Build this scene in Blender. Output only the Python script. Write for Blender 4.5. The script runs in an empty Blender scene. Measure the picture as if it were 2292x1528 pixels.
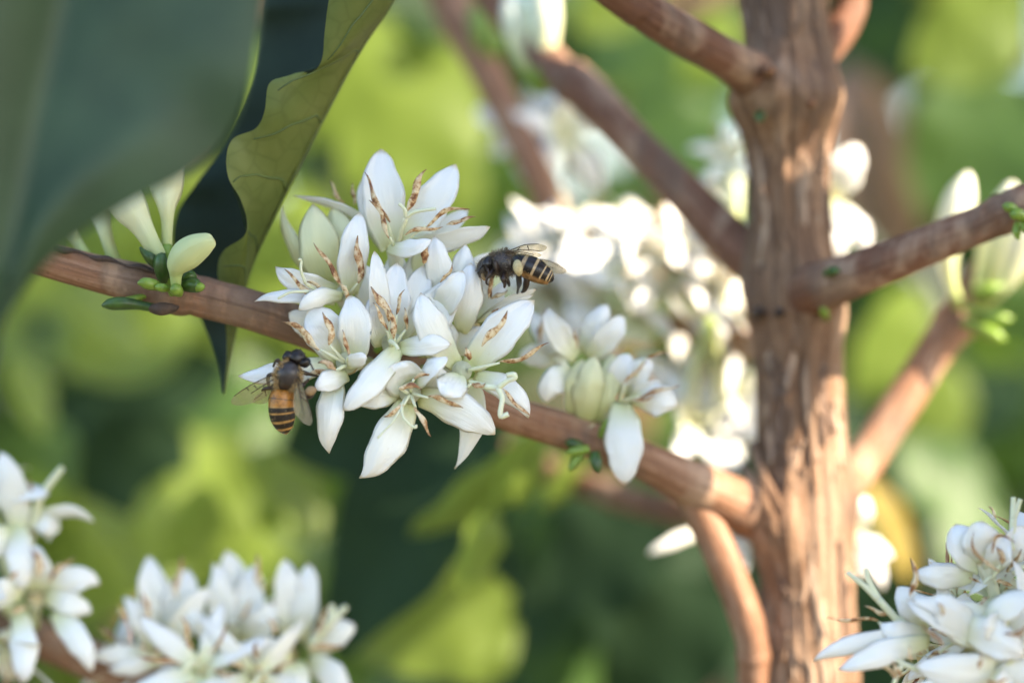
import bpy, math, random
from mathutils import Vector as V, noise, Matrix, Quaternion

# ------------------------------------------------------------------ camera, sky, sun, exposure
D0 = 0.367                      # metres from the lens to the plane in focus
K = 0.132 / 2292                # metres per photo pixel in that plane
CZ = 1.25                       # height of the lens above the ground
sc = bpy.context.scene
COL = sc.collection
cam = bpy.data.cameras.new('camera')
cam.sensor_width = 36
cam.lens = 36 * D0 / 0.132
cam.clip_start = 0.01
cam.clip_end = 500
cam.dof.use_dof = True
cam.dof.focus_distance = D0 - 0.005
cam.dof.aperture_fstop = 6.6
cam.dof.aperture_blades = 0
camo = bpy.data.objects.new('camera', cam)
camo.location = (0, 0, CZ)
camo.rotation_euler = (math.radians(90), 0, 0)
COL.objects.link(camo)
sc.camera = camo

SUN = V((0.760, -0.350, 0.545)).normalized()          # towards the sun: right, a little behind the camera
world = bpy.data.worlds.new('World')
sc.world = world
world.use_nodes = True
nt = world.node_tree
sky = nt.nodes.new('ShaderNodeTexSky')
sky.sky_type = 'NISHITA'
sky.sun_disc = False
sky.sun_elevation = math.asin(SUN.z)
sky.sun_rotation = math.atan2(SUN.x, SUN.y)
nt.links.new(sky.outputs[0], nt.nodes['Background'].inputs[0])
nt.nodes['Background'].inputs[1].default_value = 0.112
sl = bpy.data.lights.new('sun', 'SUN')
sl.energy = 3.6
sl.angle = math.radians(0.53)
sl.color = (1.0, 0.84, 0.64)
so = bpy.data.objects.new('sun', sl)
so.rotation_euler = SUN.to_track_quat('Z', 'Y').to_euler()
so.location = (3, -1, 4)
COL.objects.link(so)
sc.view_settings.view_transform = 'Standard'
sc.view_settings.look = 'None'
sc.view_settings.gamma = 1
sc.view_settings.use_curve_mapping = False
sc.view_settings.exposure = 2.3
sc.render.engine = 'CYCLES'
sc.cycles.use_denoising = True
sc.cycles.max_bounces = 10
sc.cycles.transparent_max_bounces = 12
sc.cycles.sample_clamp_indirect = 6

# ------------------------------------------------------------------ helpers
rnd = random.Random(7)
U = rnd.uniform
LOC = {}
OFF = 0.0


def P(px, py, dy=0.0):
    """photo column, photo row, millimetres behind the focus plane -> a point of the place"""
    Y = D0 + (dy + OFF) * .001
    s = K * Y / D0
    return V(((px - 1146) * s, Y, CZ + (764 - py) * s))


def Q(x, y, z):
    return V((x * .001, D0 + y * .001, CZ + z * .001))


def Wd(w, dy=0.0):
    return w * K * (D0 + dy * .001) / D0


def empty(name, loc, label=None, cat=None, group=None, parent=None):
    o = bpy.data.objects.new(name, None)
    o.empty_display_size = .01
    COL.objects.link(o)
    LOC[o.name] = V(loc)
    if parent:
        o.parent = parent
        o.location = V(loc) - LOC[parent.name]
    else:
        o.location = loc
    tag(o, label, cat, group)
    return o


def tag(o, label=None, cat=None, group=None, kind=None):
    if label: o['label'] = label
    if cat: o['category'] = cat
    if group: o['group'] = group
    if kind: o['kind'] = kind
    return o


def mesh(name, verts, faces, mats, parent=None, uv=None, col=None, midx=None, smooth=True, origin=None):
    c = V(origin) if origin is not None else V(verts[0])
    me = bpy.data.meshes.new(name)
    me.from_pydata([tuple(V(v) - c) for v in verts], [], faces)
    for m in (mats if isinstance(mats, (list, tuple)) else [mats]):
        me.materials.append(m)
    if uv:
        lay = me.uv_layers.new(name='UVMap')
        buf = []
        for p in me.polygons:
            for li in p.loop_indices:
                buf.extend(uv[me.loops[li].vertex_index])
        lay.data.foreach_set('uv', buf)
    if col:
        a = me.color_attributes.new('Col', 'FLOAT_COLOR', 'POINT')
        a.data.foreach_set('color', [x for q in col for x in (q[0], q[1], q[2], 1.0)])
    if midx:
        me.polygons.foreach_set('material_index', midx)
    if smooth:
        me.polygons.foreach_set('use_smooth', [True] * len(me.polygons))
    me.update()
    o = bpy.data.objects.new(name, me)
    COL.objects.link(o)
    LOC[o.name] = c
    if parent:
        o.parent = parent
        o.location = c - LOC[parent.name]
    else:
        o.location = c
    return o


def loft_data(rings, us=None, capa=True, capb=True, vscale=1.0, close=True):
    n = len(rings[0])
    verts, faces, uv = [], [], []
    m = len(rings)
    for i, r in enumerate(rings):
        u = us[i] if us else i / (m - 1)
        for j, p in enumerate(r):
            verts.append(p)
            uv.append((u, vscale * j / n))
    for i in range(m - 1):
        for j in range(n if close else n - 1):
            k = (j + 1) % n
            faces.append((i * n + j, i * n + k, (i + 1) * n + k, (i + 1) * n + j))
    if capa:
        verts.append(sum(rings[0], V()) / n); uv.append(uv[0])
        c = len(verts) - 1
        for j in range(n):
            faces.append((c, (j + 1) % n, j))
    if capb:
        verts.append(sum(rings[-1], V()) / n); uv.append(uv[(m - 1) * n])
        c = len(verts) - 1
        b = (m - 1) * n
        for j in range(n):
            faces.append((c, b + j, b + (j + 1) % n))
    return verts, faces, uv


def loft(name, rings, mat, parent=None, us=None, capa=True, capb=True, vscale=1.0, close=True, **kw):
    v, f, uv = loft_data(rings, us, capa, capb, vscale, close)
    return mesh(name, v, f, mat, parent, uv=uv, **kw)


def catmull(pts, n):
    """pts: tuples of equal length, sampled evenly through a Catmull-Rom spline"""
    pts = [tuple(p) for p in pts]
    d = len(pts[0])
    q = [tuple(2 * pts[0][k] - pts[1][k] for k in range(d))] + pts + [tuple(2 * pts[-1][k] - pts[-2][k] for k in range(d))]
    out = []
    m = len(pts) - 1
    for i in range(n + 1):
        t = i / n * m
        s = min(int(t), m - 1)
        f = t - s
        a, b, c, e = q[s], q[s + 1], q[s + 2], q[s + 3]
        out.append(tuple(.5 * (2 * b[k] + (c[k] - a[k]) * f + (2 * a[k] - 5 * b[k] + 4 * c[k] - e[k]) * f * f
                               + (3 * b[k] - a[k] - 3 * c[k] + e[k]) * f ** 3) for k in range(d)))
    return out


def frames(pts, ref, fixed=False):
    fr = []
    n = None
    for i, p in enumerate(pts):
        t = (pts[min(i + 1, len(pts) - 1)] - pts[max(i - 1, 0)]).normalized()
        base = ref if n is None or fixed else n
        nn = base - t * base.dot(t)
        if nn.length < 1e-9:
            nn = t.orthogonal()
        n = nn.normalized()
        fr.append((t, n, t.cross(n)))
    return fr


def tube_rings(pts, rad, seg=10, ref=V((0, -1, 0)), flat=1.0, disp=None, fixed=False):
    """flat: thickness across the ref direction relative to the width"""
    rings = []
    for i, (p, (t, n, b)) in enumerate(zip(pts, frames(pts, ref, fixed))):
        r = rad[i]
        ring = []
        for j in range(seg):
            a = 2 * math.pi * j / seg
            q = r if disp is None else r * disp(i, a, p)
            ring.append(p + n * (math.cos(a) * q * flat) + b * (math.sin(a) * q))
        rings.append(ring)
    return rings


def arc(pts):
    s = [0.0]
    for a, b in zip(pts, pts[1:]):
        s.append(s[-1] + (b - a).length)
    return s


def tube(name, ctrl, mat, parent, n=16, seg=10, flat=1.0, ref=V((0, -1, 0)), disp=None, real_uv=True, **kw):
    """ctrl: (x, y, z, radius) in world metres"""
    sm = catmull(ctrl, n)
    pts = [V(s[:3]) for s in sm]
    rad = [max(s[3], 1e-6) for s in sm]
    us = [x * 1000 for x in arc(pts)] if real_uv else None
    vs = 2 * math.pi * max(rad) * 1000 if real_uv else 1.0
    return loft(name, tube_rings(pts, rad, seg, ref, flat, disp), mat, parent, us=us, vscale=vs, **kw)


def pxs(pts, w=None):
    """list of (px,py,dy,width_px) -> (x,y,z,radius)"""
    return [tuple(P(a, b, c)) + (Wd(d, c) / 2,) for a, b, c, d in pts]


# ------------------------------------------------------------------ materials
def new_mat(name):
    m = bpy.data.materials.new(name)
    m.use_nodes = True
    n = m.node_tree.nodes
    return m, n, m.node_tree.links, n['Principled BSDF'], n['Material Output']


def nz(n, l, src, scale, detail=4, rough=.6, mapscale=None, dist=0.0):
    t = n.new('ShaderNodeTexNoise')
    t.inputs['Scale'].default_value = scale
    t.inputs['Detail'].default_value = detail
    t.inputs['Roughness'].default_value = rough
    t.inputs['Distortion'].default_value = dist
    if mapscale:
        mp = n.new('ShaderNodeMapping')
        mp.inputs['Scale'].default_value = mapscale
        l.new(src, mp.inputs[0])
        src = mp.outputs[0]
    l.new(src, t.inputs['Vector'])
    return t.outputs[0]


def ramp(n, l, src, stops):
    r = n.new('ShaderNodeValToRGB')
    e = r.color_ramp.elements
    while len(e) < len(stops):
        e.new(.5)
    for i, (p, c) in enumerate(stops):
        e[i].position = p
        e[i].color = (c if len(c) == 4 else tuple(c) + (1,)) if isinstance(c, tuple) else (c, c, c, 1)
    l.new(src, r.inputs[0])
    return r.outputs[0]


def mixc(n, l, fac, a, b, mode='MIX'):
    m = n.new('ShaderNodeMix')
    m.data_type = 'RGBA'
    m.blend_type = mode
    for s, v in ((m.inputs[0], fac), (m.inputs[6], a), (m.inputs[7], b)):
        if isinstance(v, (int, float)):
            s.default_value = v
        elif isinstance(v, tuple):
            s.default_value = v + (1,)
        else:
            l.new(v, s)
    return m.outputs[2]


def bump(n, l, h, bs, strength, dist):
    b = n.new('ShaderNodeBump')
    b.inputs['Strength'].default_value = strength
    b.inputs['Distance'].default_value = dist
    l.new(h, b.inputs['Height'])
    l.new(b.outputs[0], bs.inputs['Normal'])


def obcoord(n):
    return n.new('ShaderNodeTexCoord').outputs['Object']


def uvcoord(n):
    return n.new('ShaderNodeTexCoord').outputs['UV']


def petal_mat(name, c_base, c_mid, c_tip, sss=.35):
    m, n, l, b, out = new_mat(name)
    uvn = n.new('ShaderNodeSeparateXYZ')
    l.new(uvcoord(n), uvn.inputs[0])
    g = ramp(n, l, uvn.outputs[0], [(0, c_base), (.38, c_mid), (.94, c_tip), (1, tuple(x * y for x, y in zip(c_tip, (.78, .62, .38))))])
    o = obcoord(n)
    blot = ramp(n, l, nz(n, l, o, 420, 3), [(.68, 0.0), (.78, 1.0)])
    g = mixc(n, l, blot, g, mixc(n, l, .3, g, (.55, .42, .22)))
    oi = n.new('ShaderNodeObjectInfo')
    g = mixc(n, l, ramp(n, l, oi.outputs['Random'], [(0, 0.0), (1, .5)]), g, mixc(n, l, 1.0, g, (.97, .95, .87), 'MULTIPLY'))
    l.new(g, b.inputs['Base Color'])
    b.inputs['Roughness'].default_value = .48
    b.inputs['Subsurface Weight'].default_value = sss
    b.inputs['Subsurface Radius'].default_value = (1.0, .85, .6)
    b.inputs['Subsurface Scale'].default_value = .001
    st = nz(n, l, uvcoord(n), 1.0, 3, .6, (3, 26, 1))
    bump(n, l, st, b, .55, .0002)
    return m


M = {}
M['petal'] = petal_mat('petal_white', (.70, .73, .40), (.88, .87, .80), (.90, .89, .87), .32)
M['cream'] = petal_mat('petal_cream', (.55, .62, .25), (.68, .69, .40), (.76, .74, .47), .3)
M['bud_pale'] = petal_mat('bud_pale', (.34, .46, .11), (.54, .61, .29), (.60, .65, .34), .3)
M['tube'] = petal_mat('corolla_tube', (.40, .50, .13), (.70, .72, .46), (.80, .81, .70), .3)


def simple(name, c, rough=.5, var=.25, scale=600, c2=None, sss=0.0, bmp=0.0, spec=.5, lo=.35, hi=.65):
    m, n, l, b, out = new_mat(name)
    o = obcoord(n)
    f = nz(n, l, o, scale, 5)
    c2 = c2 or tuple(x * (1 - var) for x in c)
    l.new(ramp(n, l, f, [(lo, c2), (hi, c)]), b.inputs['Base Color'])
    b.inputs['Roughness'].default_value = rough
    b.inputs['Specular IOR Level'].default_value = spec
    if sss:
        b.inputs['Subsurface Weight'].default_value = sss
        b.inputs['Subsurface Radius'].default_value = (.8, 1, .4)
        b.inputs['Subsurface Scale'].default_value = .0008
    if bmp:
        bump(n, l, f, b, .5, bmp)
    return m


M['style'] = simple('style_cream', (.76, .77, .55), .5, .1, 800, sss=.3)
M['bud_green'] = simple('bud_green', (.22, .34, .045), .35, .35, 500, sss=.2, bmp=.0001)
M['bud_dark'] = simple('bud_dark', (.055, .12, .022), .35, .5, 500, bmp=.0001)
M['bract'] = simple('bract_brown', (.10, .06, .04), .7, .5, 900, bmp=.0002)
M['pollen'] = simple('pollen_yellow', (.60, .49, .26), .85, .3, 3000, bmp=.0002)


def anther_mat():
    m, n, l, b, out = new_mat('anther')
    oi = n.new('ShaderNodeObjectInfo')
    ad = n.new('ShaderNodeVectorMath')
    l.new(obcoord(n), ad.inputs[0])
    l.new(oi.outputs['Location'], ad.inputs[1])
    f = nz(n, l, ad.outputs[0], 900, 4, .7)
    f2 = nz(n, l, ad.outputs[0], 190, 2, .5)
    c = ramp(n, l, f, [(.38, (.17, .055, .018)), (.46, (.48, .27, .11)), (.54, (.72, .58, .37)), (.7, (.80, .70, .50))])
    c = mixc(n, l, ramp(n, l, f2, [(.50, 0.0), (.68, .6)]), c, (.27, .115, .045))
    u = n.new('ShaderNodeSeparateXYZ')
    l.new(uvcoord(n), u.inputs[0])
    c = mixc(n, l, ramp(n, l, u.outputs[0], [(.80, 0.0), (.97, .8)]), c, (.13, .05, .02))
    l.new(c, b.inputs['Base Color'])
    b.inputs['Roughness'].default_value = .6
    bump(n, l, f, b, .6, .0002)
    return m


M['anther'] = anther_mat()


def ofs(n, l, o):
    a = n.new('ShaderNodeVectorMath')
    l.new(o, a.inputs[0])
    a.inputs[1].default_value = (3.1, 1.7, 5.3)
    return a.outputs[0]


def bark_mat(name, light, mid, dark, stretch=(.05, .9, 1), crack=.5, dist=.0005, patch=(.44, .295, .20)):
    """uv in millimetres: u runs along the wood"""
    m, n, l, b, out = new_mat(name)
    uv = uvcoord(n)
    o = obcoord(n)
    f1 = nz(n, l, uv, 1.0, 6, .65, stretch, .4)
    f2 = nz(n, l, o, 330, 6, .65)
    f3 = nz(n, l, o, 1500, 4, .7)
    c = ramp(n, l, f1, [(.28, dark), (.45, mid), (.64, light)])
    c = mixc(n, l, ramp(n, l, f2, [(.40, .65), (.62, 0.0)]), c, mid)
    c = mixc(n, l, ramp(n, l, f2, [(.30, .5), (.42, 0.0)]), c, dark)
    c = mixc(n, l, ramp(n, l, f3, [(.28, .55), (.40, 0.0)]), c, dark)
    g = nz(n, l, o, 140, 4, .6, (1, 1, .35))
    c = mixc(n, l, ramp(n, l, g, [(.50, 0.0), (.62, .75)]), c, patch)
    g2 = nz(n, l, ofs(n, l, o), 90, 5, .65, (1, 1, .5))
    c = mixc(n, l, ramp(n, l, g2, [(.52, 0.0), (.60, .7)]), c, (.17, .11, .078))
    l.new(c, b.inputs['Base Color'])
    b.inputs['Roughness'].default_value = .72
    b.inputs['Specular IOR Level'].default_value = .35
    h = mixc(n, l, .5, f1, f3)
    bump(n, l, h, b, crack, dist)
    return m


M['bark'] = bark_mat('trunk_bark', (.43, .275, .17), (.23, .125, .07), (.055, .032, .022), (.035, 1.0, 1), 1.0, .0012)
M['twig'] = bark_mat('branch_bark', (.43, .265, .18), (.26, .128, .07), (.085, .046, .03), (.06, .6, 1), .7, .0005)
M['redbark'] = bark_mat('young_branch_bark', (.28, .15, .095), (.18, .08, .045), (.06, .032, .022), (.06, .6, 1), .7, .0005)
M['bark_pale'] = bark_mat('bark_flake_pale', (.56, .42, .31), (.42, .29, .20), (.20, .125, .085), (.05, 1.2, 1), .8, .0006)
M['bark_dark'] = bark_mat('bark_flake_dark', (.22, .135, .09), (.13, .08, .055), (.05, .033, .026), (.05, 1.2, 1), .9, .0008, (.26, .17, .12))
M['scar'] = simple('bark_scar', (.085, .055, .042), .8, .5, 900, bmp=.0003)


def leaf_mat(name, c, c2, trans, tf=.35, rough=.32, vein=None, scale=90, spec=.5, coat=0.0):
    m, n, l, b, out = new_mat(name)
    o = obcoord(n)
    f = nz(n, l, o, scale, 4)
    colr = ramp(n, l, f, [(.35, c2), (.65, c)])
    if vein:
        uvn = n.new('ShaderNodeSeparateXYZ')
        l.new(uvcoord(n), uvn.inputs[0])
        fine = n.new('ShaderNodeTexVoronoi')
        fine.feature = 'DISTANCE_TO_EDGE'
        fine.inputs['Scale'].default_value = 330
        l.new(o, fine.inputs['Vector'])
        colr = mixc(n, l, ramp(n, l, fine.outputs['Distance'], [(.0, .35), (.09, 0.0)]), colr, vein)
        bump(n, l, fine.outputs['Distance'], b, .25, .0002)
    else:
        bump(n, l, f, b, .2, .001)
    l.new(colr, b.inputs['Base Color'])
    b.inputs['Roughness'].default_value = rough
    b.inputs['Specular IOR Level'].default_value = spec
    if coat:
        b.inputs['Coat Weight'].default_value = coat
        b.inputs['Coat Roughness'].default_value = .25
    t = n.new('ShaderNodeBsdfTranslucent')
    tcol = mixc(n, l, f, tuple(x * .7 for x in trans), trans)
    l.new(tcol, t.inputs[0])
    mx = n.new('ShaderNodeMixShader')
    mx.inputs[0].default_value = tf
    l.new(b.outputs[0], mx.inputs[1])
    l.new(t.outputs[0], mx.inputs[2])
    l.new(mx.outputs[0], out.inputs[0])
    return m


M['leaf_up'] = leaf_mat('leaf_upper', (.036, .070, .034), (.024, .050, .024), (.10, .20, .02), .08, .46, spec=.3)
M['leaf_wavy'] = leaf_mat('leaf_wavy_upper', (.020, .036, .020), (.012, .024, .014), (.08, .16, .02), .06, .6, spec=.2)
M['leaf_under'] = leaf_mat('leaf_underside', (.30, .34, .10), (.20, .26, .06), (.50, .58, .08), .45, .5, vein=(.06, .10, .02))
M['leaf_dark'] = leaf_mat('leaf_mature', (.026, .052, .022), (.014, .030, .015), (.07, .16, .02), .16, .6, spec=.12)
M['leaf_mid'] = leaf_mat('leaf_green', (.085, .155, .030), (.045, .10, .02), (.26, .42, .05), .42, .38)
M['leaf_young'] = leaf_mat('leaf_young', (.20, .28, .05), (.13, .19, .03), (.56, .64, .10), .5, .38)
M['leaf_gold'] = leaf_mat('leaf_yellowed', (.42, .30, .045), (.30, .22, .03), (.65, .48, .06), .5, .45)
M['leaf_dry'] = leaf_mat('leaf_dry', (.30, .20, .16), (.20, .13, .10), (.30, .19, .12), .3, .6)
M['vein'] = simple('leaf_vein', (.10, .15, .035), .5, .2, 500)
M['vein_pale'] = simple('leaf_midrib', (.14, .17, .06), .45, .2, 500)

def vcol_mat(name, rough=.4, spec=.5, nscale=1500, amt=.25, coat=0.0):
    m, n, l, b, out = new_mat(name)
    a = n.new('ShaderNodeVertexColor')
    a.layer_name = 'Col'
    f = nz(n, l, obcoord(n), nscale, 4)
    dk = mixc(n, l, 1.0, a.outputs[0], (1 - amt * 2, 1 - amt * 2, 1 - amt * 2), 'MULTIPLY')
    l.new(mixc(n, l, ramp(n, l, f, [(.35, 1.0), (.6, 0.0)]), a.outputs[0], dk), b.inputs['Base Color'])
    b.inputs['Roughness'].default_value = rough
    b.inputs['Specular IOR Level'].default_value = spec
    bump(n, l, f, b, .3, .00006)
    return m


M['bee'] = vcol_mat('bee_cuticle', .38)
M['bee_black'] = simple('bee_black', (.018, .013, .011), .3, .4, 2000)
M['bee_leg'] = simple('bee_leg', (.045, .024, .015), .4, .5, 2500)
M['bee_fur'] = simple('bee_fur', (.55, .37, .16), .7, .5, 700)
M['bee_fur_grey'] = simple('bee_fur_grey', (.34, .27, .18), .7, .5, 700)
M['wing_vein'] = simple('wing_vein', (.07, .04, .02), .5, .3, 2000)


def wing_mat():
    m, n, l, b, out = new_mat('wing_membrane')
    b.inputs['Base Color'].default_value = (.45, .36, .22, 1)
    b.inputs['Roughness'].default_value = .22
    t = n.new('ShaderNodeBsdfTransparent')
    t.inputs[0].default_value = (.93, .90, .82, 1)
    mx = n.new('ShaderNodeMixShader')
    f = ramp(n, l, nz(n, l, obcoord(n), 900, 4), [(.3, .16), (.7, .30)])
    l.new(f, mx.inputs[0])
    l.new(t.outputs[0], mx.inputs[1])
    l.new(b.outputs[0], mx.inputs[2])
    l.new(mx.outputs[0], out.inputs[0])
    return m


M['wing'] = wing_mat()
M['ground'] = simple('ground_soil', (.12, .085, .05), .9, .5, 6, c2=(.05, .06, .025), bmp=.01)

# ------------------------------------------------------------------ ground
gv = [(-60, -60, 0), (60, -60, 0), (60, 60, 0), (-60, 60, 0)]
tag(mesh('ground', gv, [(0, 1, 2, 3)], M['ground'], origin=(0, 0, 0)), kind='structure')

# ------------------------------------------------------------------ the coffee tree in front: trunk, branches, leaves
tree = empty('coffee_tree', (P(1800, 764, 34).x, P(1800, 764, 34).y, 0.0),
             'brown coffee tree with a peeling trunk and slanting side branches', 'tree')


JN = ((1172, -45, .5), (200, -27, .5), (655, 20, .4), (600, -110, .2), (1110, 70, .2), (120, 60, .15), (236, 25, .25), (262, -62, .22), (690, -60, .22), (700, 40, .18))


def trunk():
    ctrl = [(1690, -6600, 30, 150), (1700, -2500, 32, 175), (1735, -400, 34, 192), (1752, -40, 34, 196), (1760, 110, 34, 188), (1764, 210, 34, 226), (1764, 262, 34, 212),
            (1764, 330, 34, 184), (1768, 500, 34, 178), (1776, 650, 34, 192), (1785, 760, 34, 196), (1792, 950, 34, 198), (1800, 1150, 34, 212),
            (1806, 1350, 34, 216), (1812, 1560, 34, 226), (1825, 2400, 34, 245), (1830, 8000, 34, 330)]
    vis = []
    raw = pxs(ctrl)
    sm = catmull(raw, 2600)
    zs = [s[2] for s in sm]
    keep = []
    last = None
    for s in sm:
        step = .00055 if CZ - .06 < s[2] < CZ + .06 else .02
        if last is None or abs(s[2] - last) >= step:
            keep.append(s)
            last = s[2]
    lo = list(keep[-1]); lo[2] = 0.0
    keep = [k for k in keep if k[2] > .02] + [tuple(lo)]
    pts = [V(k[:3]) for k in keep]
    rad = [k[3] for k in keep]
    seg = 110
    rings = []
    for i, p in enumerate(pts):
        ring = []
        for j in range(seg):
            a = 2 * math.pi * j / seg
            d = V((math.sin(a), -math.cos(a), 0))
            s = d * .0062
            e = noise.noise(V((s.x * 620, s.y * 620, p.z * 30))) * .07
            e += -abs(noise.noise(V((s.x * 900 + 7, s.y * 900, p.z * 42)))) * .16
            e += noise.noise(V((s.x * 2100, s.y * 2100, p.z * 260))) * .018
            # the shaded left flank is split into ragged plates
            left = max(0, -d.x - .1)
            e += left * (-abs(noise.noise(V((s.x * 1300 + 3, s.y * 1300, p.z * 120 + 5)))) * .26)
            for (jy, ja, jh) in JN:
                dz = (p.z - P(1780, jy, 34).z) / .0052
                if abs(dz) < 3:
                    da = (a - math.radians(ja) + math.pi) % (2 * math.pi) - math.pi
                    e += jh * math.exp(-dz * dz - (da / .7) ** 2)
            ring.append(p + d * (rad[i] * (1.035 + e)))
        rings.append(ring)
    us = [x * 1000 for x in arc(pts)]
    return loft('trunk', rings, M['bark'], tree, us=us, vscale=38)


trunk()


def trunk_axis(py):
    t = catmull([(-40, 1752, 196), (120, 1762, 190), (225, 1766, 204), (300, 1764, 186), (500, 1768, 178), (650, 1776, 192), (950, 1792, 198), (1350, 1806, 216), (1560, 1812, 226)], 160)
    b = min(t, key=lambda q: abs(q[0] - py))
    return b[1], b[2]


def bark_strip(py0, py1, ang, w, lift, seed):
    r = random.Random(seed)
    n = 16
    rings = []
    us = []
    for i in range(n + 1):
        u = i / n
        py = py0 + (py1 - py0) * u
        ax, wd = trunk_axis(py)
        a = math.radians(ang) + .10 * math.sin(u * 4 + seed) + .05 * noise.noise(V((u * 6, seed, 0)))
        c = P(ax, py, 34)
        R = Wd(wd, 34) / 2
        hw = Wd(w, 34) / 2 * max(.05, math.sin(math.pi * min(.985, max(.015, u))) ** .45) * (1 + .5 * noise.noise(V((u * 9, seed * 3.1, 2))))
        lf = R * (.985 + lift * (.25 + (2 * u - 1) ** 4 * .9 * (1 if r.random() else 0)))
        ring = []
        for k, (vv, th) in enumerate(((-1, 0), (-.45, .5), (.1, .8), (.6, .5), (1, 0), (.5, -.9), (-.5, -.9))):
            aa = a + vv * hw / R
            d = V((math.sin(aa), -math.cos(aa), 0))
            ring.append(c + d * (lf + th * R * .035))
        rings.append(ring)
        us.append(u * abs(py1 - py0) * .058)
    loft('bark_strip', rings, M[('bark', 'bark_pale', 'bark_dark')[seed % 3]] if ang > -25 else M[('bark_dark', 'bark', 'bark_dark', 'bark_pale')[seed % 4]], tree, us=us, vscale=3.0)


_s = random.Random(11)
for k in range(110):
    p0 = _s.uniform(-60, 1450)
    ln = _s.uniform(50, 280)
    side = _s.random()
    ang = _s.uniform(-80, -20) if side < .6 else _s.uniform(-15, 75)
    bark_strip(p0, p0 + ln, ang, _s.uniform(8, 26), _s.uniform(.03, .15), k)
for (a, b, c, w, lf) in ((1010, 1330, -28, 34, .12), (1040, 1250, -8, 26, .08), (590, 720, -48, 40, .10), (690, 900, -34, 26, .09),
                         (800, 1160, 14, 18, .05), (300, 590, 22, 40, .06), (820, 1250, 45, 22, .06), (1180, 1540, 6, 30, .09), (1200, 1560, 38, 20, .07),
                         (60, 230, 12, 40, .08), (-40, 220, 40, 30, .06)):
    bark_strip(a, b, c, w, lf, int(a + c))
for pts in (((1664, 1040, 31), (1690, 1085, 27.5), (1718, 1140, 26), (1752, 1210, 26.4), (1778, 1290, 27.4), (1786, 1380, 28)), ((1650, 1075, 29), (1694, 1120, 27), (1730, 1180, 26), (1760, 1250, 27), (1772, 1340, 28)),
            ((1684, 990, 31), (1706, 1060, 28.6), (1744, 1130, 26.6), (1784, 1220, 26.6), (1800, 1330, 27.4), (1806, 1450, 27.6)), ((1640, 1190, 31), (1688, 1205, 29), (1724, 1240, 28.4), (1742, 1320, 28.6)),
            ((1640, 560, 40), (1690, 610, 31), (1712, 690, 30), (1716, 780, 29.6)), ((1690, 160, 27), (1730, 200, 26), (1752, 240, 27.4), (1758, 320, 28)), ((1860, 620, 23), (1812, 640, 26), (1786, 690, 27), (1784, 790, 27.8))):
    tube('bark_strip', [tuple(P(*q)) + (Wd(13 - abs(k - 2) * 2.2) * (1 + .2 * math.sin(k * 3)),) for k, q in enumerate(pts)], M['bark'], tree, 30, 10, flat=.5)
# leaf-scar collar and stubs where the pairs of branches leave the trunk
for (py, wd, a0, a1) in ((252, 14, -100, 70), (676, 12, -110, -20), (1172, 12, -80, 0)):
    pts = []
    for i in range(15):
        u = i / 14
        a = math.radians(a0 + (a1 - a0) * u)
        ax, w = trunk_axis(py)
        R = Wd(w, 34) / 2
        c = P(ax, py + 14 * math.sin(u * 5 + py), 34)
        pts.append(tuple(c + V((math.sin(a), -math.cos(a), 0)) * R * 1.0) + (Wd(wd, 34) * (.35 + .45 * math.sin(math.pi * u)) * (1 + .35 * noise.noise(V((u * 12, py, 0)))),))
    tube('leaf_scar', pts, M['scar'], tree, 30, 8)
for (x, y, d, r) in ((1722, 158, 18, 15), (1815, 232, 24, 15), (1697, 700, 26, 17), (1745, 700, 25, 14)):
    v = [tuple(P(x, y, d + 6)) + (Wd(r) * .9,), tuple(P(x, y, d + 3)) + (Wd(r),), tuple(P(x, y - 2, d + 1)) + (Wd(r) * .75,), tuple(P(x, y - 3, d + .3)) + (Wd(r) * .3,)]
    tube('bud_stub', v, M['twig'] if y < 300 else M['scar'], tree, 8, 10, ref=V((1, 0, 0)))


def branch(ctrl, mat, nodes=(), n=90, seg=36, rough=.05, label=None):
    """ctrl: (px,py,dy,width px); nodes: (fraction, swelling)"""
    sm = catmull(pxs(ctrl), n)
    pts = [V(s[:3]) for s in sm]
    sd = ctrl[0][0] * .01

    def disp(i, a, p):
        u = i / n
        q = 1 + sum(h * math.exp(-((u - f) / .022) ** 2) for f, h in nodes)
        L = p * 1.0
        q += noise.noise(V((math.cos(a) * 2.2 + sd, math.sin(a) * 2.2, u * 9))) * rough
        q += noise.noise(V((math.cos(a) * 6 + sd, math.sin(a) * 6, u * 40))) * rough * .45
        for f, h in nodes:                                    # dark joint groove
            q -= .10 * math.exp(-((u - f - .02) / .006) ** 2)
        return q
    rings = tube_rings(pts, [s[3] for s in sm], seg, V((0, -1, 0)), 1.0, disp)
    us = [x * 1000 for x in arc(pts)]
    o = loft('branch', rings, mat, tree, us=us, vscale=2 * math.pi * max(s[3] for s in sm) * 1000)
    if label:
        o['label'] = label
    return o, pts


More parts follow.
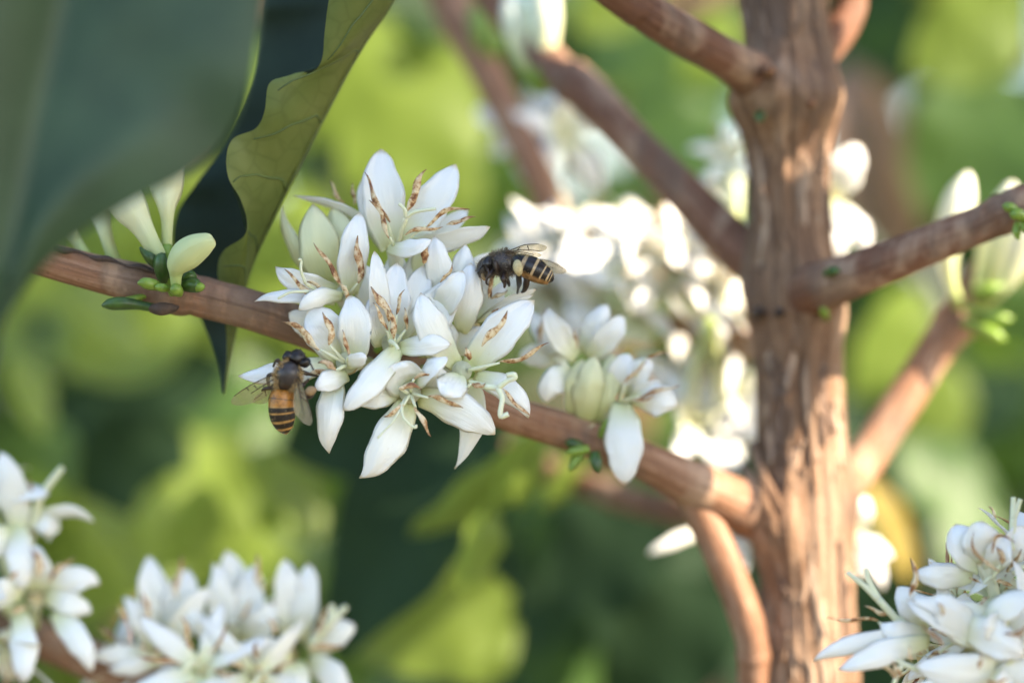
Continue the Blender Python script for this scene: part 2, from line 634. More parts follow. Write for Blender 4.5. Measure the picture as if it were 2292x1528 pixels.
BR, brp = branch([(-420, 395, -2, 66), (-160, 488, 0, 72), (60, 566, 2, 80), (220, 612, 2.5, 84), (360, 645, 3, 94), (480, 672, 3.5, 92), (640, 718, 5, 90), (880, 812, 8, 84),
                  (1100, 912, 11, 76), (1280, 968, 15, 84), (1400, 1012, 18, 84), (1520, 1068, 22, 98), (1630, 1118, 27, 112), (1700, 1150, 32, 128), (1760, 1180, 38, 150)],
                 M['twig'], ((.312, .13), (.70, .14)), 160, label='brown flowering branch carrying the open flower cluster')
branch([(1270, -110, 8, 84), (1380, -18, 12, 88), (1500, 62, 16, 92), (1620, 130, 21, 92), (1680, 168, 27, 108), (1742, 208, 38, 160)], M['redbark'], ((.28, .05),), label='reddish branch rising to the top collar of the trunk')
branch([(960, -190, 78, 74), (1100, -10, 66, 78), (1240, 150, 58, 84), (1310, 205, 54, 96), (1420, 320, 49, 86), (1540, 440, 44, 92), (1640, 545, 40, 104), (1730, 615, 36, 112)], M['redbark'], ((.37, .14),), label='dark brown branch slanting down behind the trunk side')
branch([(1756, 676, 38, 150), (1800, 658, 30, 124), (1850, 637, 24, 112), (1960, 596, 19, 98), (2080, 548, 17, 90), (2200, 500, 15, 84), (2300, 455, 13, 88), (2420, 430, 16, 78), (2560, 430, 30, 66), (2700, 460, 46, 50)], M['redbark'], ((.6, .12),), label='short reddish brown branch in front of the trunk, reaching right')
branch([(1850, 1130, 36, 96), (1920, 1050, 42, 92), (2000, 930, 46, 88), (2090, 790, 50, 84), (2160, 685, 52, 92), (2220, 590, 56, 70), (2320, 470, 62, 66), (2500, 250, 70, 60)], M['twig'], ((.52, .15),), label='sunlit tan branch rising from the trunk behind the reddish one')
branch([(1530, 1075, 23, 66), (1572, 1155, 25, 76), (1618, 1250, 26, 78), (1660, 1355, 27, 76), (1684, 1440, 28, 72), (1686, 1520, 30, 74), (1682, 1610, 33, 70), (1660, 1900, 45, 60)], M['twig'], ((.62, .10),), label='sunlit side shoot hanging below the flowering branch')
branch([(930, -160, 96, 80), (1015, 20, 92, 90), (1075, 130, 88, 84), (1150, 280, 84, 76), (1210, 400, 80, 74), (1255, 510, 82, 76), (1320, 610, 88, 70), (1450, 690, 84, 70), (1610, 745, 70, 74), (1740, 790, 46, 80)], M['twig'], ((.14, .1), (.5, .12)), label='blurred pinkish brown branch behind the flower clusters')
branch([(1760, 1190, 44, 60), (1600, 1160, 70, 66), (1450, 1128, 84, 62), (1290, 1075, 96, 60), (1130, 1010, 104, 50), (980, 930, 112, 44)], M['redbark'], ((.5, .1),), label='thin far branch low behind the hanging side shoot')
branch([(-300, 1290, 38, 84), (-100, 1350, 36, 84), (60, 1415, 35, 86), (200, 1475, 34, 88), (330, 1528, 34, 88), (520, 1600, 35, 88), (800, 1720, 35, 92), (1200, 1880, 35, 100), (1600, 2080, 35, 110), (1818, 2180, 34, 110)], M['twig'], ((.2, .1),), 110, label='brown branch under the lower white flower clusters')
branch([(1825, 1950, 34, 100), (2000, 1800, 18, 92), (2160, 1640, 0, 88), (2300, 1520, -6, 84), (2500, 1380, -10, 76), (2800, 1200, -14, 60)], M['twig'], ((.55, .1),), label='branch under the corner flower cluster')
branch([(1740, -160, 30, 90), (1860, -60, 38, 60), (1905, 0, 40, 70), (1880, 70, 38, 76), (1830, 130, 36, 80)], M['redbark'], label='short reddish fork beside the trunk top')


# ---- leaves
def leaf_rows(name, rows, parent, thick, mats, nv, wig=None):
    """rows: list of lists of points across the blade (one margin to the other); builds a closed blade, upper and under side"""
    n = len(rows)
    m = len(rows[0])
    verts, faces, uv, mi = [], [], [], []
    nor = []
    for i in range(n):
        for j in range(m):
            du = rows[min(i + 1, n - 1)][j] - rows[max(i - 1, 0)][j]
            dv = rows[i][min(j + 1, m - 1)] - rows[i][max(j - 1, 0)]
            q = du.cross(dv)
            nor.append(q.normalized() if q.length > 1e-12 else V((0, -1, 0)))
    for side in (1, -1):
        for i in range(n):
            for j in range(m):
                e = 0 if j in (0, m - 1) or i in (0, n - 1) else thick / 2
                verts.append(rows[i][j] + nor[i * m + j] * (e * side))
                uv.append((i / (n - 1), j / (m - 1)))
    N = n * m
    for i in range(n - 1):
        for j in range(m - 1):
            a, b, c, d = i * m + j, i * m + j + 1, (i + 1) * m + j + 1, (i + 1) * m + j
            faces.append((d, c, b, a)); mi.append(0)
            faces.append((N + a, N + b, N + c, N + d)); mi.append(1)
    return mesh(name, verts, faces, mats, parent, uv=uv, midx=mi)


def blade(name, base, tip, width, nrm, mats, parent, bend=0.1, fold=.18, wave=.06, waves=5, seed=0, n=26, m=10, thick=.00024, prof=.95, twist=0.0):
    base, tip = V(base), V(tip)
    L = (tip - base).length
    t = (tip - base).normalized()
    nr = (nrm - t * nrm.dot(t)).normalized()
    if twist:
        nr = Quaternion(t, twist) @ nr
    b = t.cross(nr)
    rows = []
    for i in range(n + 1):
        u = i / n
        hw = width / 2 * (math.sin(math.pi * u ** prof) ** .72) * (1 - .35 * max(0, u - .75) / .25) + 1e-5
        c = base + t * (L * u) + nr * (bend * L * 4 * u * (1 - u)) * 1.0
        row = []
        for j in range(m + 1):
            v = 2 * j / m - 1
            w = wave * width * abs(v) ** 2 * math.sin(u * waves * 2 * math.pi + (1.3 if v > 0 else 0) + seed)
            row.append(c + b * (hw * v) + nr * (fold * hw * (abs(v) ** 1.4) + w * min(1, hw / (width / 2) * 1.5)))
        rows.append(row)
    return leaf_rows(name, rows, parent, thick, mats, m)


LV = [M['leaf_up'], M['leaf_under']]


def wavy_leaf():
    mid = [(930, -150, 4), (886, -10, 6), (802, 120, 7), (712, 290, 8), (632, 450, 9), (566, 590, 11), (540, 690, 11), (518, 790, 10), (502, 884, 9)]
    near = [(770, -150, -3), (738, -10, -2), (727, 70, -1), (720, 135, 0), (694, 163, 1), (640, 172, 1), (602, 188, 0), (592, 250, 0), (572, 288, 1), (522, 310, 1), (507, 350, 0), (512, 400, 0),
            (538, 445, 1), (553, 495, 2), (545, 530, 3), (500, 562, 5), (487, 610, 7.5), (502, 690, 8), (508, 790, 8.5), (501, 883, 9)]
    far = [(640, -150, 16), (592, -10, 15), (584, 60, 15), (562, 190, 15), (505, 320, 15), (440, 410, 15), (398, 475, 15), (388, 550, 15.5), (408, 630, 15), (450, 715, 13), (484, 800, 11), (500, 882, 9.5)]
    n = 110
    A, B, C = catmull(far, n), catmull(mid, n), catmull(near, n)
    rows = []
    for i in range(n + 1):
        a, b, c = A[i], B[i], C[i]
        row = []
        for j in range(9):
            f = j / 8
            x = [a[k] + (b[k] - a[k]) * f for k in range(3)]
            x[2] += 2.2 * math.sin(math.pi * f) * (1 - i / n) + .5 * math.sin(i * .35) * (1 - f)
            row.append(P(*x))
        for j in range(1, 11):
            f = j / 10
            x = [b[k] + (c[k] - b[k]) * f for k in range(3)]
            x[2] -= 3.0 * math.sin(math.pi * f) * (1 - i / n)
            row.append(P(*x))
        rows.append(row)
    o = leaf_rows('leaf', rows, tree, .00028, [M['leaf_wavy'], M['leaf_under']], 18)
    o['label'] = 'long wavy-edged leaf folded along its midrib behind the branch'
    # side veins on the underside of the near half
    def pt(i, f):
        b, c = B[i], C[i]
        x = [b[k] + (c[k] - b[k]) * f for k in range(3)]
        x[2] -= 3.0 * math.sin(math.pi * f) * (1 - i / n) + .28
        return P(*x)
    for i0, i1 in ((10, 2), (27, 14), (40, 28), (53, 40), (66, 54), (78, 68)):
        ctrl = []
        for k in range(8):
            f = k / 7
            i = int(i0 + (i1 - i0) * f * .2 + 12 * f * f)
            ctrl.append(tuple(pt(min(max(i, 0), n), .02 + .82 * f)) + (Wd(3.4 - 2 * f),))
        tube('side_vein', ctrl, M['vein'], o, 14, 6)
    ctrl = [tuple(pt(i, .0)) + (Wd(5 - 3.5 * i / n),) for i in range(0, n, 6)]
    tube('midrib', ctrl, M['vein_pale'], o, 50, 6)
    c = P(611, 298, -1.2)
    v = [tuple(P(602, 309, 2.6)) + (Wd(2),), tuple(P(606, 304, 2.4)) + (Wd(6.5),), tuple(P(612, 296, 2.2)) + (Wd(8.5),), tuple(P(617, 291, 2.2)) + (Wd(6),), tuple(P(621, 287, 2.3)) + (Wd(1),)]
    tube('blemish', v, M['scar'], o, 10, 8, flat=.45)


wavy_leaf()


def near_leaf():
    mid = [(330, -700, -38), (240, -380, -40), (175, -130, -42), (120, 120, -44), (75, 330, -46), (35, 540, -48), (-10, 740, -50), (-60, 960, -52)]
    rgt = [(480, -700, -40), (575, -420, -40), (594, -150, -40), (580, 60, -41), (552, 200, -42), (505, 308, -42), (420, 388, -43), (310, 446, -44), (200, 512, -45), (110, 585, -46), (45, 665, -47), (5, 740, -48), (-40, 880, -51), (-62, 965, -52)]
    lft = [(170, -700, -44), (-40, -400, -48), (-180, -100, -52), (-240, 150, -55), (-260, 380, -56), (-230, 600, -55), (-150, 820, -54), (-66, 962, -52)]
    n = 90
    A, B, C = catmull(lft, n), catmull(mid, n), catmull(rgt, n)
    rows = []
    for i in range(n + 1):
        row = []
        for j in range(10):
            f = j / 9
            x = [A[i][k] + (B[i][k] - A[i][k]) * f for k in range(3)]
            x[2] -= 2.5 * math.sin(math.pi * f)
            row.append(P(*x))
        for j in range(1, 17):
            f = j / 16
            x = [B[i][k] + (C[i][k] - B[i][k]) * f for k in range(3)]
            x[2] += -1.5 * math.sin(math.pi * f) + .25 * math.sin(f * 9 + i * .12) * math.sin(math.pi * f) + .5 * f ** 3 * math.sin(i * .22)
            row.append(P(*x))
        rows.append(row)
    o = leaf_rows('leaf', rows, tree, .00035, LV, 25)
    o['label'] = 'big dark green leaf hanging close and blurred in front of the branch'
    tube('midrib', [tuple(P(q[0], q[1], q[2] - .2)) + (Wd(4 - 2.5 * k / n),) for k, q in enumerate(B) if k % 6 == 0], M['leaf_up'], o, 40, 6)


OFF = -12
near_leaf()
OFF = 0

# leaves of the same tree, up and to the right of the picture: they hold the flowers in shade
for k, (bx, by, bz, tx, ty, tz, w) in enumerate((
        (114, 4, 64, 104, -84, 68, 40), (112, 6, 92, 100, -92, 96, 44), (108, 4, 124, 98, -100, 122, 46), (104, 4, 156, 92, -104, 152, 44),
        (106, -60, 54, 98, -146, 82, 50), (100, -50, 112, 94, -112, 114, 46), (92, -104, 112, 86, -190, 118, 58), (96, -98, 100, 92, -130, 100, 25), (96, -98, 129, 92, -130, 130, 21), (90, -66, 148, 80, -160, 160, 54),
        (112, -16, 44, 102, -64, 52, 26), (112, -8, 2, 100, -74, 14, 46), (108, -30, -26, 98, -88, -12, 42), (98, 2, 190, 84, -112, 186, 50), (110, 70, 86, 104, 18, 104, 36), (108, 72, 116, 100, 10, 126, 40))):
    blade('leaf', Q(bx, by, bz), Q(tx, ty, tz), w * .001, SUN, [M['leaf_dark'], M['leaf_dark']], tree, .06, .15, .03, 4, k)
branch([(1735, -2700, 33, 110), (2200, -2900, 20, 90), (2850, -2900, 4, 70), (3060, -2300, -2, 62), (3120, -1600, -2, 56), (3180, -700, -4, 50), (3190, -100, -6, 40), (3180, 150, -12, 26)], M['redbark'], (), 60, 14)
branch([(2800, 1200, -14, 60), (3120, 980, -14, 50), (3190, 720, -14, 40), (3180, 620, -16, 26)], M['redbark'], (), 40, 14)


# ------------------------------------------------------------------ flowers
def shape(u, pr):
    s = lambda x: x * x * (3 - 2 * x)
    b = .46 + .54 * math.sin(min(1, u / .55) * math.pi / 2)
    if pr == 'b':                       # blunt
        e = max(0, 1 - u ** 3.6) ** .72
    elif pr == 'p':                     # pointed
        e = max(0, 1 - u ** 3.6) ** .9 * (1 - .12 * u)
    else:                               # hooked: long drawn-out tip
        e = max(0, 1 - u ** 1.5) ** 1.15 * 1.25
    return b * e


PN = [0]


def petal(parent, base, ctrl, tip, width, nrm=V((0, -1, 0)), roll=0.0, cup=-.2, pr='b', mat='petal', n=18, m=8, wave=.11, thick=.00024, name='petal'):
    PN[0] += 1
    sd = PN[0] * 1.7
    rings, us = [], []
    pts = []
    for i in range(n + 1):
        u = i / n
        pts.append(base * ((1 - u) ** 2) + ctrl * (2 * u * (1 - u)) + tip * (u * u))
    notch = .5 + .5 * math.sin(sd * 3.3)
    nr = nrm
    for i, p in enumerate(pts):
        u = i / n
        t = (pts[min(i + 1, n)] - pts[max(i - 1, 0)]).normalized()
        q = nrm - t * nrm.dot(t)
        if q.length < .05:
            q = nr - t * nr.dot(t)
        nr = q.normalized()
        nn = Quaternion(t, math.radians(roll + 14 * math.sin(sd + u * 2.2))) @ nr
        b = t.cross(nn)
        h = width / 2 * max(shape(u, pr), .035)
        if pr != 'b':
            p = p + (b * math.sin(sd * 2.3) * .13 - nn * .07) * width * max(0, (u - .82) / .18) ** 2
        ring = []
        th = thick * min(1, h / (width * .25))
        for sgn, seq in ((1, range(m + 1)), (-1, range(m - 1, 0, -1))):
            for j in seq:
                v = 2 * j / m - 1
                edge = abs(v)
                off = cup * h * (v * v - .3) + .07 * h * math.cos(math.pi * v * 1.5) * u
                off -= .055 * h * math.exp(-(v / .2) ** 2) * (1 - u)
                off += wave * h * edge * edge * math.sin(u * 7.5 + sd + (2.1 if v > 0 else 0)) * u * 1.6
                off += wave * 1.1 * h * noise.noise(V((v * 1.4, u * 3.5, sd)))
                off += wave * .9 * h * noise.noise(V((v * 3.5, u * 9, sd + 4))) * edge
                hv = h * v * (1 + (.05 * math.sin(u * 17 + sd * 2 + v) + .10 * u * u * noise.noise(V((u * 14, sd, v * 2)))) * edge)
                if pr == 'b' and u > .9:
                    hv *= 1 - .25 * notch * (u - .9) / .1
                hv += h * .16 * u * u * math.sin(sd * 1.9) * (1 - v * v * .3)
                ring.append(p + b * hv + nn * (off + sgn * th / 2 * math.sqrt(max(0, 1 - v * v))))
        rings.append(ring)
        us.append(u)
    return loft(name, rings, M[mat], parent, us=us)


def pet(f, bx, by, bd, tx, ty, td, w, bl=0, bz=-2.0, cup=None, roll=0, pr='b', mat='petal', wave=.12, nrm=V((0, -1, 0)), n=20, m=10):
    """bl: sideways bow in photo pixels (positive: to the right of base->tip), bz: bow in depth (mm, negative: towards the lens)"""
    dx, dy = tx - bx, ty - by
    L = math.hypot(dx, dy) or 1
    cx, cy, cd = (bx + tx) / 2 - dy / L * bl * 2, (by + ty) / 2 + dx / L * bl * 2, (bd + td) / 2 + bz * 1.6
    if cup is None:
        cup = U(-.34, -.12)
    cup = cup * .75 if cup > 0 else cup * .38
    w *= 1.04
    bz = bz * .35 + .5
    bd = bd + 1.5
    return petal(f, P(bx, by, bd), P(cx, cy, cd), P(tx, ty, td), Wd(w), nrm, roll, cup, pr, mat, n, m, wave)


def lens_rings(pts, wmax, flat, ref, prof):
    n = len(pts) - 1
    return tube_rings(pts, [max(wmax / 2 * prof(i / n), 2e-6) for i in range(n + 1)], 8, ref, flat)


def anther_w(f, a, c, b, w, fil=None, fw=.0003, ref=V((0, -1, 0)), seed=0):
    """anther from a (foot) through c to b (tip), optional filament from fil to a"""
    n = 12
    pts = []
    for i in range(n + 1):
        u = i / n
        p = a * (1 - u) ** 2 + c * (2 * u * (1 - u)) + b * u * u
        pts.append(p)
    L = (b - a).length
    side = (b - a).normalized().cross(ref)
    pts = [p + side * (L * .045 * math.sin(i / n * 6.3 + seed)) for i, p in enumerate(pts)]
    r = Quaternion((b - a).normalized(), math.sin(seed * 2.7) * .9) @ ref
    o = loft('anther', lens_rings(pts, w, .45, r, lambda u: (math.sin(math.pi * (u * .94 + .03)) ** .8) * (1.0 - .5 * u) * 1.1 * (1 + .18 * math.sin(u * 13 + seed))), M['anther'], f)
    if fil is not None:
        tube('filament', [tuple(fil) + (fw,), tuple((fil + a) / 2 + V((0, -.0003, 0))) + (fw * .8,), tuple(a) + (fw * .5,)], M['style'], f, 6, 6, real_uv=False)
    return o


AN = [0]


def anth(f, x0, y0, d0, x1, y1, d1, w=20, bow=8, fil=None):
    AN[0] += 1
    dx, dy = x1 - x0, y1 - y0
    L = math.hypot(dx, dy)
    c = P((x0 + x1) / 2 - dy / L * bow * 2, (y0 + y1) / 2 + dx / L * bow * 2, (d0 + d1) / 2 - .4)
    anther_w(f, P(x0, y0, d0), c, P(x1, y1, d1), Wd(w), P(*fil) if fil else None, seed=AN[0] * 1.9)


def style(f, stem, *forks, w=9):
    tube('style', [tuple(P(x, y, d)) + (Wd(w) / 2,) for x, y, d in stem], M['style'], f, 12, 8, real_uv=False)
    for fk in forks:
        c = [stem[-1]] + list(fk)
        k = len(c) - 1
        tube('stigma', [tuple(P(x, y, d)) + (Wd(w * (1 - .25 * i / k)) / 2 * (1 + .12 * math.sin(i * 5)),) for i, (x, y, d) in enumerate(c)], M['style'], f, 14, 8, real_uv=False)


def ctube(f, cx, cy, cd, nx, ny, nd, w0=30, w1=16):
    """corolla tube from the flower's throat back to its node on the branch"""
    a, b = P(nx, ny, nd), P(cx, cy, cd)
    m1 = a.lerp(b, .45) + V((0, .0005, 0))
    m2 = a.lerp(b, .8)
    tube('corolla_tube', [tuple(a) + (Wd(w1) / 2,), tuple(m1) + (Wd(w1 * 1.05) / 2,), tuple(m2) + (Wd((w0 + w1) / 2) / 2,), tuple(b) + (Wd(w0) / 2,)], M['tube'], f, 14, 12, real_uv=False)


def throat(f, cx, cy, cd, w):
    """pale yellow-green cup in the middle of the corolla"""
    ax = V((0, -1, 0))
    c = P(cx, cy, cd)
    r = Wd(w) / 2
    tube('throat', [tuple(c - ax * .0016) + (r * .6,), tuple(c - ax * .0006) + (r * .95,), tuple(c + ax * .0001) + (r * 1.05,), tuple(c - ax * .0002) + (r * .85,), tuple(c - ax * .001) + (r * .4,)], M['tube'], f, 12, 12, ref=V((1, 0, 0)), real_uv=False)


GRP = 'coffee flower clusters along the branches'


def cluster(px, py, dy, label):
    return empty('flower_cluster', P(px, py, dy), label, 'flower cluster', GRP)


def flower(c, px, py, dy, label=None):
    return empty('flower', P(px, py, dy), label, parent=c)


MC = cluster(880, 800, 5, 'big sharp white flower cluster on the branch, visited by two bees')
ND = (880, 812, 8)

# topmost flower
f = flower(MC, 885, 545, 1, 'topmost open flower, two broad petals upright')
ctube(f, 885, 560, 2, 895, 780, 8, 40, 20)
pet(f, 874, 556, 1, 853, 334, 3, 100, -6, -2.5, cup=.42, pr='b')
pet(f, 898, 548, 1, 1020, 368, 2, 92, 6, -2.0, cup=.25, pr='b')
pet(f, 910, 545, 1, 1097, 508, 0, 62, 12, -2, cup=.3, roll=38, wave=.14)
pet(f, 868, 556, -1, 968, 534, -4.5, 44, 10, -2.5, cup=-.3, roll=-20, pr='p')
pet(f, 866, 545, 3, 656, 444, 6, 58, 26, 0, cup=-.3, roll=-62, pr='p')
pet(f, 862, 552, 4, 812, 400, 6, 60, -6, -1, cup=.2, roll=24, pr='b')
pet(f, 900, 552, 4, 1048, 470, 5, 62, 10, -1, cup=.2, roll=-30, pr='b')
anth(f, 868, 500, -2.5, 812, 388, -1.5, 20, 3, (880, 545, 0))
anth(f, 873, 532, -3, 828, 446, -3, 17, 4, (882, 552, 0))
anth(f, 913, 474, -2.5, 957, 380, -2, 22, -7, (892, 548, 0))
anth(f, 952, 505, -3, 1050, 464, -2, 17, -9, (896, 548, 0))
anth(f, 906, 527, -3.4, 992, 508, -3, 13, -5)
anth(f, 1000, 506, -2, 1066, 488, -2, 14, -6)
anth(f, 792, 458, 6, 788, 408, 6.5, 15, 2)
anth(f, 770, 456, 7, 738, 404, 7.5, 12, -3)
style(f, [(890, 548, 0), (898, 520, -2), (909, 486, -3.5)], [(905, 468, -4), (893, 456, -4)], [(930, 474, -4), (976, 467, -4.5)], w=11)

# yellowish flower still half closed
f = flower(MC, 750, 640, 4, 'pale yellow flower still half closed')
ctube(f, 748, 640, 5, 840, 790, 8, 44, 20)
pet(f, 752, 656, 4, 700, 456, 4, 100, -10, -4.5, cup=-.75, pr='b', mat='cream')
pet(f, 764, 650, 5, 742, 462, 5.5, 96, 8, -4, cup=-.7, pr='b', mat='cream')
pet(f, 742, 650, 6, 624, 462, 7, 62, -22, -3, cup=-.5, roll=-40, pr='p', mat='cream')
pet(f, 770, 650, 6.5, 800, 480, 7, 80, 10, -3, cup=-.5, roll=24, pr='b', mat='cream')

# flower left of it, petals reaching left
f = flower(MC, 764, 656, 0, 'open flower pointing left with one upright narrow petal')
ctube(f, 768, 660, 2, 850, 800, 8, 38, 20)
throat(f, 764, 658, 0, 30)
pet(f, 786, 660, -.5, 805, 476, -1, 70, -6, -2.5, cup=.30)
pet(f, 752, 655, 0, 612, 600, -1, 66, -8, -2.0, cup=.32, pr='p')
pet(f, 748, 672, -1, 570, 668, -2.5, 46, 8, -2.2, cup=-.3, roll=34, pr='p')
pet(f, 764, 666, -2.5, 668, 694, -6, 44, 14, -2.2, cup=-.5, roll=-20, pr='b')
anth(f, 774, 640, -2.5, 706, 540, -2.5, 18, -7, (768, 655, -1))
anth(f, 801, 634, -3.4, 800, 527, -3.2, 27, 4, (785, 655, -1))
anth(f, 736, 672, -3.2, 634, 606, -3.8, 15, -5)
anth(f, 730, 662, -3.5, 684, 628, -4, 17, 5)
anth(f, 776, 668, -4.5, 762, 630, -5, 17, 3)
style(f, [(715, 655, -3), (684, 634, -4.5)], [(674, 606, -5), (674, 584, -5), (668, 580, -5.2)], w=8)
style(f, [(728, 664, -3), (690, 652, -5)], [(650, 654, -5.5), (622, 668, -5.8)], w=8)

# flower with its back to the lens, right of the middle
f = flower(MC, 1008, 680, 1, 'flower of curled creamy petals beside the bee\'s head')
ctube(f, 1004, 690, 2, 930, 810, 8.5, 42, 20)
pet(f, 1000, 680, 0, 972, 528, -2, 64, -4, -2.5, cup=-.6, wave=.16)
pet(f, 1010, 680, .5, 1042, 546, -1, 62, 6, -2.5, cup=-.55, wave=.14)
pet(f, 1030, 742, -1, 1054, 588, -3, 72, 4, -2.0, cup=-.5, wave=.12)
pet(f, 968, 705, -1.5, 1036, 606, -5, 66, 8, -2.4, cup=.3, roll=-22)
pet(f, 960, 640, 1.5, 944, 540, 2, 62, -4, -1, cup=-.4, mat='cream')
pet(f, 1010, 660, 3, 1104, 566, 5, 40, -12, -1.5, cup=-.4, roll=50, pr='p')
pet(f, 1040, 690, 3, 1092, 600, 3, 60, -2, -1.0, cup=.2)
anth(f, 946, 590, -3.6, 952, 545, -3.6, 20, 4)
anth(f, 986, 632, -4.6, 1012, 592, -5, 15, 4)
anth(f, 1098, 668, -1, 1106, 560, 0, 13, -6)

# flower under the right bee
f = flower(MC, 1070, 715, 1, 'flower under the right bee, seen edge on')
ctube(f, 1066, 722, 2, 960, 830, 9, 36, 18)
pet(f, 1072, 716, 1, 1200, 648, -1.0, 44, -6, -1.5, cup=.3, roll=48, pr='b')
pet(f, 1072, 722, .5, 1196, 662, -2.0, 34, -4, -1.0, cup=-.2, roll=66, pr='p')
pet(f, 1068, 720, 3, 1130, 628, 4, 50, 4, -1, cup=.2, roll=-30)
pet(f, 1080, 722, 4, 1168, 712, 5, 56, -2, -1, cup=.2)
anth(f, 1096, 666, 1, 1110, 610, -1, 14, -4)
anth(f, 1098, 668, 0, 1136, 648, -.5, 16, 3)
anth(f, 1100, 698, -1, 1116, 690, -1.4, 11, 2)

# middle flower
f = flower(MC, 876, 770, -3, 'middle flower with a bunch of five brown anthers')
ctube(f, 878, 775, -1, 880, 810, 8, 46, 22)
throat(f, 878, 768, -3, 46)
pet(f, 872, 766, -2.5, 890, 588, -1.5, 78, 0, -2.4, cup=.42)
pet(f, 886, 762, -2, 950, 592, -.5, 78, 4, -2.0, cup=.32)
pet(f, 846, 772, -3, 838, 562, -3.5, 52, 6, -2.5, cup=.6, roll=16, wave=.16)
pet(f, 856, 774, -3, 836, 660, -4, 72, 2, -2.0, cup=.2)
pet(f, 902, 765, -2.0, 1026, 614, -2.5, 92, 14, -1.0, cup=.32)
pet(f, 888, 780, -4, 1010, 770, -7, 52, -4, -2.5, cup=-.4)
pet(f, 894, 776, -5, 768, 918, -8.6, 66, -4, -3.0, cup=-.45)
anth(f, 870, 720, -5.4, 829, 642, -6, 26, 8, (876, 770, -3.5))
anth(f, 866, 740, -5.6, 832, 678, -6.2, 15, 5, (876, 772, -3.5))
anth(f, 884, 758, -6, 868, 690, -6.6, 17, 3, (880, 774, -3.5))
anth(f, 888, 704, -5.4, 907, 648, -6, 15, -5, (880, 770, -3.5))
anth(f, 908, 738, -5, 903, 688, -5.8, 14, 5, (882, 772, -3.5))
style(f, [(878, 772, -4), (874, 764, -6)], [(884, 770, -7), (892, 782, -7.5)], w=11)

# right-hand flower, in front
f = flower(MC, 1036, 828, -4, 'right-hand open flower with a forked cream stigma')
ctube(f, 1036, 830, -2, 930, 826, 8, 46, 22)
throat(f, 1034, 830, -4, 44)
pet(f, 1026, 818, -4, 942, 655, -6, 78, -14, -3.0, cup=-.45)
pet(f, 1052, 822, -4, 1196, 672, -4, 90, -4, -2.4, cup=.22)
pet(f, 1062, 842, -4, 1188, 936, -5.5, 62, -20, -2.5, cup=-.3, pr='p')
pet(f, 1040, 852, -2, 1016, 1052, 0, 76, -26, -2.0, cup=-.3, pr='h')
pet(f, 1030, 838, -5, 996, 890, -9, 74, 2, -2.0, cup=-.4, wave=.12)
anth(f, 1080, 776, -7, 1137, 696, -7.4, 22, 1, None)
anth(f, 1118, 812, -6.6, 1230, 770, -7, 19, 4, (1050, 828, -4.5))
anth(f, 1050, 806, -6.2, 1041, 778, -6.8, 17, 3)
anth(f, 1056, 858, -7, 1087, 857, -8, 18, 6, (1044, 868, -6))
anth(f, 1122, 872, -7.6, 1188, 938, -7, 14, -4)
style(f, [(1052, 856, -5), (1085, 864, -7.5), (1114, 868, -8.4)], [(1136, 852, -9), (1152, 846, -9.2), (1150, 838, -9.2), (1134, 840, -9)],
      [(1124, 890, -9), (1120, 920, -9.2), (1122, 932, -9.2), (1138, 926, -9.3)], w=14)

# lowest flower
f = flower(MC, 918, 880, -5, 'lowest flower with two long petals hanging')
ctube(f, 918, 882, -3, 900, 820, 8, 46, 22)
throat(f, 918, 878, -5, 46)
pet(f, 914, 898, -5, 814, 1080, -6, 92, -6, -3.0, cup=-.38, pr='p')
pet(f, 900, 880, -4.5, 792, 900, -5, 58, 4, -2.0, cup=-.35)
pet(f, 936, 890, -5, 1108, 972, -6, 84, -14, -3.0, cup=-.4, pr='b')
pet(f, 922, 868, -4.5, 896, 808, -7, 104, -4, -1.5, cup=.5)
pet(f, 930, 864, -5, 1002, 798, -8, 60, -8, -2.0, cup=-.4, roll=-40, wave=.15)
pet(f, 936, 874, -4, 1004, 838, -4.5, 70, 0, -1.5, cup=.3)
anth(f, 892, 868, -8.4, 944, 871, -8.8, 15, -6, (914, 880, -5.5))
anth(f, 926, 848, -7.6, 968, 836, -8, 14, -3, (918, 876, -5.5))
anth(f, 958, 890, -8.2, 1036, 916, -8.6, 19, -8, (922, 880, -5.5))
anth(f, 904, 906, -8, 858, 932, -8.4, 15, -3, (916, 884, -5.5))
anth(f, 930, 910, -8, 967, 975, -8.4, 19, 3, (920, 884, -5.5))
style(f, [(914, 884, -5.5), (898, 906, -8)], [(902, 932, -8.8), (918, 950, -9), (930, 956, -9.2), (931, 950, -9.2)], w=8)
style(f, [(908, 888, -5.5), (896, 916, -8.2)], [(882, 940, -9), (862, 962, -9.2), (845, 980, -9.3)], w=6)

# lower left flower, where the left bee hovers
f = flower(MC, 780, 815, -4, 'left-hand flower where the amber bee feeds')
ctube(f, 780, 816, -2, 850, 806, 8, 46, 22)
throat(f, 776, 812, -4, 46)
pet(f, 746, 808, -4, 531, 842, -3, 62, -10, -2.0, cup=-.3, pr='p')
pet(f, 766, 802, -4, 690, 692, -4, 100, 6, -2.0, cup=.28, roll=10)
pet(f, 788, 812, -4.2, 780, 662, -5, 80, 10, -2.6, cup=.38)
pet(f, 752, 842, -6, 728, 1016, -5, 70, 4, -3.4, cup=-.4, pr='p')
pet(f, 778, 840, -5.5, 704, 874, -9, 54, 6, -1.6, cup=-.35, pr='p')
pet(f, 780, 826, -5, 822, 800, -8.6, 40, -6, -1.4, cup=-.3, roll=30)
anth(f, 716, 782, -6.4, 634, 718, -6, 22, 6, (774, 812, -5))
anth(f, 738, 772, -7, 724, 698, -7, 21, 7, (772, 810, -5))
anth(f, 778, 798, -7, 764, 738, -7.4, 15, 5, (778, 812, -5))
anth(f, 752, 828, -7.4, 711, 812, -8, 17, 7, (774, 818, -5))
anth(f, 738, 836, -6, 684, 838, -6.4, 22, 3)
